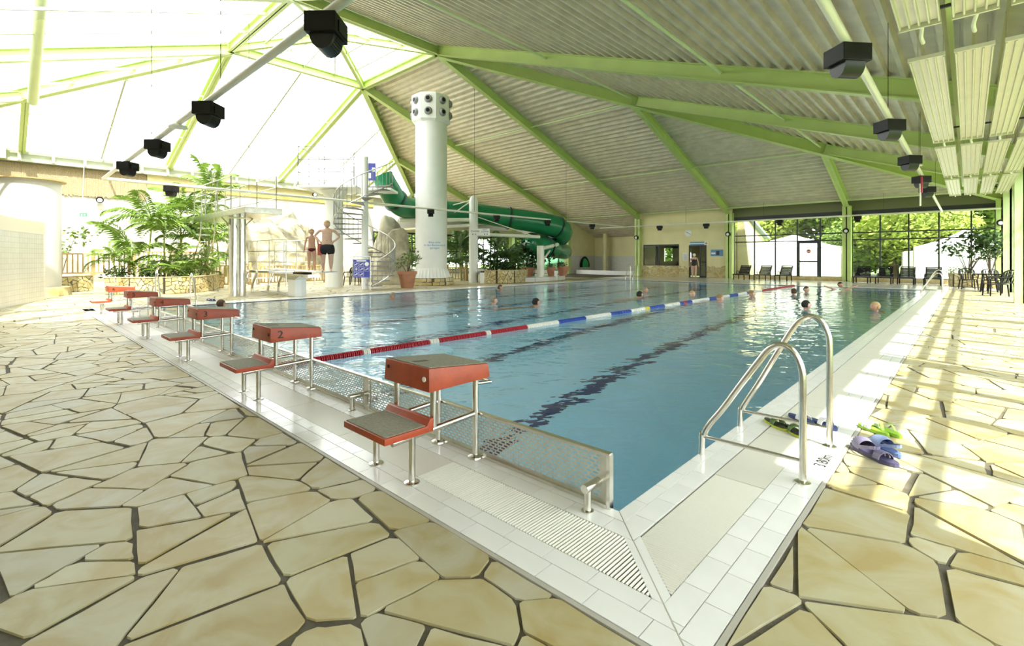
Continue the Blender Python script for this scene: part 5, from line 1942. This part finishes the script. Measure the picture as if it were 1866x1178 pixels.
def tent(lab, cx_, cy_, w_, hw, ha, rz=0, group=None):
    t = thing('pavilion_tent', lab, 'tent', (cx_, cy_, 0), rz, group)
    n_ = 8
    m = MB()
    prof = []
    for i in range(n_ + 1):
        u = i / n_
        prof.append((w_ / 2 * (1 - u) + .02, hw + (ha - hw) * (u * .55 + .45 * u ** 2.2)))
    prof = [(w_ / 2 * 1.0 * math.sqrt(2), prof[0][1])] + [(r * math.sqrt(2), z) for r, z in prof[1:]]
    m.lathe(prof, (0, 0, 0), 4, PI / 4)
    m.build('roof', TENT, t)
    s = w_ / 2
    m = MB()
    for a, b in (((-s, -s), (s, -s)), ((s, -s), (s, s)), ((s, s), (-s, s)), ((-s, s), (-s, -s))):
        N = 26
        pts = []
        for i in range(N + 1):
            u = i / N
            k = .05 * math.sin(i * 1.9) + .03 * math.sin(i * 4.3)
            dx, dy = b[0] - a[0], b[1] - a[1]
            L = math.hypot(dx, dy)
            pts.append((a[0] + dx * u + dy / L * k, a[1] + dy * u - dx / L * k))
        for p_, q_ in zip(pts, pts[1:]):
            m.add([(p_[0], p_[1], 0), (q_[0], q_[1], 0), (q_[0] * .99, q_[1] * .99, hw), (p_[0] * .99, p_[1] * .99, hw)], [(0, 1, 2, 3)])
    m.build('side_cloth', TENT, t, smooth='all')
    for a in ((-s, -s), (s, -s), (s, s), (-s, s)):
        MB().tube([(a[0], a[1], 0), (a[0], a[1], hw)], .04, 6).build('pole', STEEL, t)
    return t


a = YP(1446, 428, 41); e1, e2 = YP(1378, 452, 38.5), YP(1497, 452, 38.5)
tent('big white pavilion tent with a pointed roof outside the glass door', a.x, 41, 7.6, 2.15, a.z)
a = YP(1749, 421, 38.5)
tent('white pavilion tent with draped side cloths outside the right glass bay', a.x + .25, 38.5, 4.6, 2.05, a.z + .1)
a = YP(1683, 458, 37.0)
tent('low white flat-topped tent just left of the pointed one in the right bay', a.x, 37.2, 1.9, 1.75, 1.95)
tent('white garden tent with a low roof between the kiosk and the pointed tent', YP(1350, 460, 41.5).x - .8, 45.5, 6, 2.2, 2.9)
t = thing('outbuilding', 'yellow wing of the building seen through the left edge of the glass bay', 'building', (-10.15, 32.7, 0))
MB().add([(-.1, 0, 0), (.75, 0, 0), (.75, 3, 0), (-.1, 3, 0), (-.1, 0, 4.6), (.3, 0, 4.4), (.75, 3, 2.7), (-.1, 3, 4.4)], [(0, 3, 2, 1), (4, 5, 6, 7), (0, 1, 5, 4), (1, 2, 6, 5), (2, 3, 7, 6), (3, 0, 4, 7)]).build('wall', YEL, t)
MB().bar((.35, 0, 4.5), (.95, 3, 2.8), .4, .12).build('roof_edge', mat('slate_blue', (.25, .33, .42), .5), t)
crowns = []
for k, (m_, n_) in enumerate(((LEAF3, 2600), (LEAF4, 2600), (LEAF, 2200))):
    o = leaf_mesh(n_, 1, .17, 90 + k, .45, .85).build('crown', m_)
    crowns.append(o.data)
    bpy.data.objects.remove(o)
trk = MB().tube([(0, 0, 0), (.03, .02, .5), (0, 0, 1)], [.05, .04, .02], 7).build('trunk', BARK)
trm = trk.data
bpy.data.objects.remove(trk)


def tree(lab, x, y, h, r, k, seed, group='trees outside the glass walls'):
    R = random.Random(seed)
    t = thing('tree', lab, 'tree', (x, y, -.05), R.uniform(0, 6), group)
    put(trm, 'trunk', t, (0, 0, 0), (0, 0, 0), (h * .9, h * .9, h * .8))
    for i in range(3):
        a = i * 2.1 + R.uniform(-.4, .4)
        o = put(crowns[k], 'crown', t, (r * .38 * math.cos(a), r * .38 * math.sin(a), h * (.38 + .2 * i)), (R.uniform(-.3, .3), R.uniform(-.3, .3), a), (r * (1 - .12 * i), r * (1 - .12 * i), h * .30))
        o['kind'] = 'stuff'
    return t


TR = [('green tree right behind the yellow outbuilding', -11.4, 44, 7.5, 2.6, 1), ('broad green tree just right of the pointed tent roof, over the glass door', -7.2, 50, 9, 4.2, 0), ('dark green tree between the glass door and the green column', -5.2, 43.5, 8, 2.8, 2),
      ('bright yellow-green tree left in the right glass bay', -2.2, 38.8, 6.0, 2.2, 1), ('tall mixed-green tree in the middle of the right glass bay', -.6, 46, 9, 3.6, 0), ('yellow-green bush tree behind the low flat tent', -.1, 41.0, 4.5, 2.0, 1),
      ('dark green tree above the draped tent', 2.4, 45.5, 8.5, 3.0, 2), ('yellow-green tree at the far right edge of the glass bay', 5.2, 47, 9, 3.4, 1), ('tall dark tree beyond the right end of the tents', 8, 52, 11, 5, 2),
      ('green tree far behind the outbuilding', -15.5, 50, 8.0, 4, 0), ('dense hedge-like tree left of the green column', -4.4, 39.5, 3.6, 1.6, 0), ('dense green shrub tree low in the right glass bay', -3.2, 42, 4.4, 2.2, 0)]
for i, (lab, x, y, h, r, k) in enumerate(TR):
    tree(lab, x, y, h, r, k, 60 + i)
TR2 = [('yellow-green tree behind the dark palms', -28.5, 39, 5.5, 2.5, 1), ('yellow-green tree behind the slide post', -31, 38, 6, 2.8, 1), ('green tree outside the corner window behind the mast', -35, 37.5, 6, 2.8, 0), ('yellow-green tree outside the left corner window', -40, 33.5, 6, 3, 1),
       ('green tree outside the window left of the mast', -41, 28.5, 6, 2.8, 0), ('yellow-green tree outside the window right of the rock', -40.5, 23.5, 6, 2.6, 1), ('green tree seen through the alcove window', -21.5, 46, 6, 3, 0)]
for i, (lab, x, y, h, r, k) in enumerate(TR2):
    tree(lab, x, y, h, r, k, 80 + i)
t = thing('tube_slide', 'green slide tube outside the window behind the ledge', 'water slide', (-27, 34.3, 0))
MB().tube([(-5, .4, 1.1), (-1.5, 0, .9), (2.4, .3, 1.0)], .75, 18).build('tube', mat('pale_green_tube', (.12, .45, .22), .3), t, smooth='all')


# ------------------------------------------------------------------ people
def figure(name, verts, edges, parent, m_, root=0, sub=2):
    """one continuous skinned body; verts: (x,y,z,r) or (x,y,z,rx,ry)"""
    me = bpy.data.meshes.new(name)
    me.from_pydata([v[:3] for v in verts], edges, [])
    o = bpy.data.objects.new(name, me)
    COL.objects.link(o)
    o.parent = parent
    sk = o.modifiers.new('skin', 'SKIN')
    sk.use_smooth_shade = True
    if not me.skin_vertices:
        bm = bmesh.new(); bm.from_mesh(me); bm.verts.layers.skin.verify(); bm.to_mesh(me); bm.free()
    for i, v in enumerate(verts):
        sv = me.skin_vertices[0].data[i]
        sv.radius = (v[3], v[4] if len(v) > 4 else v[3])
        sv.use_root = (i == root)
    sb_ = o.modifiers.new('sub', 'SUBSURF')
    sb_.levels = sub; sb_.render_levels = sub
    me.materials.append(m_)
    return o


HAIR = {k: mat(k + '_hair', c, .8, 0, .3, 30) for k, c in dict(brown=(.10, .06, .03), dark=(.02, .017, .014), grey=(.32, .28, .22), blond=(.5, .36, .16), fair=(.36, .22, .10)).items()}


def head(t, c, s, hair, m_, yaw=0, bald=False, pitch=0):
    """head with face, ears and hair; faces local -y before yaw"""
    e = bpy.data.objects.new('head', None)
    m = MB()
    m.sphere((0, 0, 0), (s * .40, s * .47, s * .5), 16, 12)
    vs = []
    for v in m.v:
        x, y, z = v
        if z < 0: x *= 1 + z * .7 / s * .6; y = y * (1 + z * .35 / s) - (.02 * s)
        vs.append((x, y, z))
    m.v = vs
    m.add([(-.06 * s, -.44 * s, .06 * s), (.06 * s, -.44 * s, .06 * s), (.07 * s, -.46 * s, -.10 * s), (-.07 * s, -.46 * s, -.10 * s), (0, -.58 * s, -.09 * s)], [(0, 1, 4), (1, 2, 4), (2, 3, 4), (3, 0, 4)])
    for q in (-1, 1):
        m.sphere((q * .41 * s, .03 * s, -.02 * s), (.05 * s, .09 * s, .13 * s), 6, 5)
    R3 = Matrix.Rotation(yaw, 3, 'Z') @ Matrix.Rotation(pitch, 3, 'X')
    C_ = Vector(c)

    def fix(mb):
        mb.v = [tuple(R3 @ Vector(v) + C_) for v in mb.v]
        return mb
    bpy.data.objects.remove(e)
    ho = fix(m).build('head', m_, t, smooth='all')
    f = MB()
    for q in (-1, 1):
        f.sphere((q * .15 * s, -.43 * s, .05 * s), (.05 * s, .03 * s, .03 * s), 6, 4)
    fix(f).build('eye', BTXT, ho)
    f = MB().sphere((0, -.43 * s, -.25 * s), (.13 * s, .03 * s, .025 * s), 8, 4)
    fix(f).build('mouth', mat('lips', (.42, .13, .10), .5), ho)
    h = MB()
    h.sphere((0, .05 * s, .07 * s), (.435 * s, .48 * s, .5 * s), 14, 10)
    keep = [i for i, fc in enumerate(h.f) if all((h.v[j][2] > .2 * s or (h.v[j][1] > .0 and h.v[j][2] > (-.25 if not bald else .0) * s)) for j in fc)]
    h.f = [h.f[i] for i in keep]; h.mi = [0] * len(h.f)
    fix(h).build('hair', hair, ho, smooth='all')
    return ho


def hand(t, c, d, s, m_, side=1):
    """palm, four unequal curled fingers and a thumb from the side"""
    c = Vector(c); d = Vector(d).normalized()
    u = d.cross(Vector((0, 1, 0)))
    u = u.normalized() if u.length > .1 else Vector((1, 0, 0))
    n_ = u.cross(d)
    V = [(*(c - d * .02 * s), .024 * s)]
    E = []
    V.append((*(c + d * .045 * s), .034 * s, .018 * s)); E.append((0, 1))
    for k, (o, l) in enumerate(((-.032, .062), (-.011, .072), (.011, .068), (.030, .052))):
        a = c + d * .08 * s + u * o * s
        b = a + (d * .8 + n_ * .25).normalized() * l * .5 * s
        e = b + (d * .6 + n_ * .7).normalized() * l * .5 * s
        i = len(V)
        V += [(*a, .0095 * s), (*b, .0085 * s), (*e, .007 * s)]
        E += [(1, i), (i, i + 1), (i + 1, i + 2)]
    a = c + d * .02 * s + u * -side * .04 * s
    b = a + (d * .7 - u * side * .6).normalized() * .04 * s
    i = len(V)
    V += [(*a, .011 * s), (*b, .009 * s)]
    E += [(0, i), (i, i + 1)]
    figure('hand', V, E, t, m_, 0, 1)


def standing(lab, loc, rz, H, m_, hair, shorts, wide=1.0, arms='down', hyaw=0, hp=0, swimsuit=False, cap=None):
    t = thing('person', lab, 'person', loc, rz)
    k = H / 1.7
    w_ = wide
    L = .095 * w_
    V = [(0, 0, .93, .145 * w_, .11 * w_),  # 0 pelvis
         (0, -.005, 1.08, .125 * w_, .10 * w_), (0, 0, 1.25, .145 * w_, .105 * w_), (0, .01, 1.38, .13 * w_, .09), (0, 0, 1.47, .055), (0, -.02, 1.55, .05),
         (-L, 0, .82, .102 * w_), (-L * 1.05, -.005, .50, .070 * w_), (-L * 1.08, .01, .32, .062 * w_), (-L * 1.05, .015, .08, .036), (-L * 1.15, -.09, .035, .032), (-L * 1.2, -.15, .022, .022),
         (L, 0, .82, .102 * w_), (L * 1.05, -.02, .50, .070 * w_), (L * 1.08, 0, .32, .062 * w_), (L * 1.05, .01, .08, .036), (L * 1.15, -.10, .035, .032), (L * 1.2, -.16, .022, .022)]
    E = [(0, 1), (1, 2), (2, 3), (3, 4), (4, 5), (0, 6), (6, 7), (7, 8), (8, 9), (9, 10), (10, 11), (0, 12), (12, 13), (13, 14), (14, 15), (15, 16), (16, 17)]
    sw = .185 * w_
    hands = []
    for s in (-1, 1):
        i = len(V)
        if arms == 'hips':
            A = [(s * sw, .01, 1.40, .052), (s * (sw + .17), .06, 1.20, .042), (s * (sw + .0), -.03, 1.03, .032)]
            dd = (-s * .6, -.3, -.5)
        elif arms == 'spread':
            A = [(s * sw, .0, 1.40, .052), (s * (sw + .28), .02, 1.46, .04), (s * (sw + .52), .02, 1.52, .03)]
            dd = (s, 0, .2)
        else:
            A = [(s * sw, .01, 1.39, .048), (s * (sw + .06), .03, 1.12, .038), (s * (sw + .10), -.03, .88, .028)]
            dd = (s * .1, -.1, -1)
        V += A
        E += [(3, i), (i, i + 1), (i + 1, i + 2)]
        hands.append((A[2][:3], dd, s))
    V = [tuple(c * k for c in v) for v in V]
    figure('body', V, E, t, m_)
    for c, dd, s in hands:
        hand(t, [q * k for q in c], dd, k, m_, s)
    head(t, (0, -.035 * k, 1.60 * k), (.235 if H > 1.64 else .25) * k, cap or hair, m_, hyaw, pitch=hp)
    nm = MB()
    for q in (-1, 1): nm.sphere((q * .075 * w_ * k, -.108 * w_ * k, 1.29 * k), .011 * k, 6, 4)
    nm.sphere((0, -.115 * w_ * k, 1.06 * k), .011 * k, 6, 4)
    if not swimsuit: nm.build('chest_marks', mat('dark_skin', (.35, .14, .09), .6), t)
    # clothing
    if swimsuit:
        V2 = [(0, 0, .80, .15 * w_, .13 * w_), (0, 0, .92, .185 * w_, .145 * w_), (0, -.005, 1.08, .165 * w_, .135 * w_), (0, 0, 1.25, .18 * w_, .14 * w_), (0, .0, 1.36, .16 * w_, .12)]
        E2 = [(0, 1), (1, 2), (2, 3), (3, 4)]
        figure('swimsuit', [tuple(c * k for c in v) for v in V2], E2, t, shorts)
        for s in (-1, 1):
            MB().tube([(s * .09 * k, -.10 * k, 1.28 * k), (s * .08 * k, -.03 * k, 1.45 * k), (s * .07 * k, .09 * k, 1.30 * k)], .014 * k, 6).build('strap', shorts, t)
    elif arms == 'hips':
        V2 = [(0, 0, .99, .165 * w_, .135 * w_), (0, 0, .86, .17 * w_, .14 * w_), (-L, 0, .76, .125 * w_), (-L * 1.1, -.005, .55, .115 * w_), (L, 0, .76, .125 * w_), (L * 1.1, -.01, .55, .115 * w_)]
        E2 = [(0, 1), (1, 2), (2, 3), (1, 4), (4, 5)]
        figure('shorts', [tuple(c * k for c in v) for v in V2], E2, t, shorts, 1)
        MB().box(-(L + .135 * w_) * k, -(L + .03 * w_) * k, -.105 * k, .07 * k, .56 * k, .95 * k).build('side_stripe', mat('coral_red', (.55, .09, .06), .6), t, bev=.01)
    else:
        V2 = [(0, 0, .99, .175 * w_, .14 * w_), (0, 0, .88, .185 * w_, .15 * w_), (-L * .7, 0, .78, .12 * w_), (L * .7, 0, .78, .12 * w_)]
        E2 = [(0, 1), (1, 2), (1, 3)]
        figure('swim_briefs', [tuple(c * k for c in v) for v in V2], E2, t, shorts, 1)
    return t


by = SBY
pA = XP(566, 490, 0)
p = YP(567, 490, by)
standing('boy in dark red swim briefs standing on the springboard with arms down', (p.x, by + .02, .925), AN + .35, 1.40, SKIN, HAIR['fair'], mat('dark_red_cloth', (.10, .008, .012), .8), 1.02, 'down', .5, .25)
p = YP(597, 490, by)
standing('bigger boy in black and red swim shorts, hands on hips, at the springboard end', (p.x, by - .02, .908), AN + .3, 1.63, SKIN2, HAIR['blond'], mat('black_cloth', (.012, .012, .013), .8), 1.25, 'hips', .35, .4)
p = YP(1266, 500, 31.0)
standing('woman in a black swimsuit and white bathing cap standing in the kiosk doorway', (p.x, 30.9, 0), PI + .2, 1.66, SKIN2, WSIGN, mat('black_swimsuit', (.01, .01, .012), .6), 1.1, 'down', 0, 0, True, WSIGN)
p = PD(729, 505, 25.6)
standing('person in a white top behind the large terracotta pot', (p.x, p.y, 0), AN + .4, 1.55, SKIN, HAIR['dark'], WSIGN, .95, 'down', 0, 0, True)


def swimmer(lab, px, py, hair, m_, yaw, s=.24, body=None, bald=False, spread=False):
    """py: waterline under the chin"""
    p = G(px, py)
    t = thing('swimmer', lab, 'person', (p.x, p.y, -.022), 0, 'swimmers in the pool')
    rz = AN + yaw
    t.rotation_euler = (0, 0, rz)
    hz = .105 if not spread else .2
    V = [(0, .16, -.22, .13, .09), (0, .08, -.13, .14, .085), (0, .02, -.05, .055), (0, -.01, .03, .05)]
    E = [(0, 1), (1, 2), (2, 3)]
    for s_ in (-1, 1):
        i = len(V)
        if spread: A = [(s_ * .18, .03, -.02, .05), (s_ * .45, -.02, .08, .04), (s_ * .75, -.04, .17, .03)]
        elif body == 'breast': A = [(s_ * .17, .03, -.05, .055), (s_ * .3, -.2, -.10, .04), (s_ * .22, -.45, -.12, .03)]
        else: A = [(s_ * .17, .03, -.06, .055), (s_ * .26, .0, -.28, .04), (s_ * .2, -.2, -.38, .03)]
        V += A
        E += [(1, i), (i, i + 1), (i + 1, i + 2)]
    if body == 'breast':
        i = len(V)
        V += [(0, .45, -.16, .14, .08), (0, .75, -.2, .13, .09), (-.1, 1.1, -.28, .07), (-.18, 1.45, -.34, .045), (.1, 1.1, -.28, .07), (.18, 1.45, -.34, .045)]
        E += [(0, i), (i, i + 1), (i + 1, i + 2), (i + 2, i + 3), (i + 1, i + 4), (i + 4, i + 5)]
    figure('body', V, E, t, m_, 1, 1)
    head(t, (0, -.02, hz), s, hair, m_, 0, bald)
    return t


SW = [('dark-haired swimmer seen from behind near the left pool edge, beside block 3', 402, 560, 'brown', SKIN, PI - .3, None, False), ('grey-haired swimmer alone before the big air column', 715, 544, 'grey', SKIN, PI, None, True),
      ('swimmer farthest off, by the left pool edge below the dark palms', 911, 528, 'brown', SKIN, PI / 2, None, False), ('grey-haired breaststroke swimmer turned right, left one of the two in mid pool', 899, 553, 'grey', SKIN2, PI / 2 + .3, 'breast', False),
      ('dark-haired breaststroke swimmer with his back just awash, right one in mid pool', 976, 557, 'dark', SKIN, PI / 2 + .5, 'breast', False), ('dark-haired swimmer reaching an arm to the left, before the kiosk', 1165, 542, 'dark', SKIN, PI / 2 + .6, 'breast', False),
      ('swimmer close behind the one with the outstretched arm', 1175, 533, 'grey', SKIN, 1.0, None, True), ('balding swimmer facing the camera before the kiosk door', 1261, 541, 'blond', SKIN2, .1, None, True),
      ('reddish swimmer by the blue floats, legs trailing to the left', 1311, 549, 'fair', SKIN2, PI / 2 + .1, 'breast', True), ('swimmer low in the water right beside the last blue floats', 1369, 540, 'fair', SKIN2, PI / 2, None, True),
      ('brown-haired child swimmer left of a smiling bather at the far end', 1447, 536, 'brown', SKIN, PI, None, False), ('bather with shoulders out of the water at the far end', 1469, 532, 'brown', SKIN2, .2, None, False),
      ('dark curly-haired swimmer in profile beyond the ladder rails', 1468, 562, 'dark', SKIN2, PI / 2, None, False), ('blond swimmer in side view near the right pool edge', 1596, 565, 'blond', SKIN, -PI / 2, None, False)]
for lab, px, py, hr_, sk_, yw, bd2, bald in SW:
    swimmer(lab, px, py, HAIR[hr_], sk_, yw, body=bd2, bald=bald)
swimmer('bather at the far wall with both arms spread wide', 1531, 527, HAIR['dark'], SKIN, 0, spread=True)
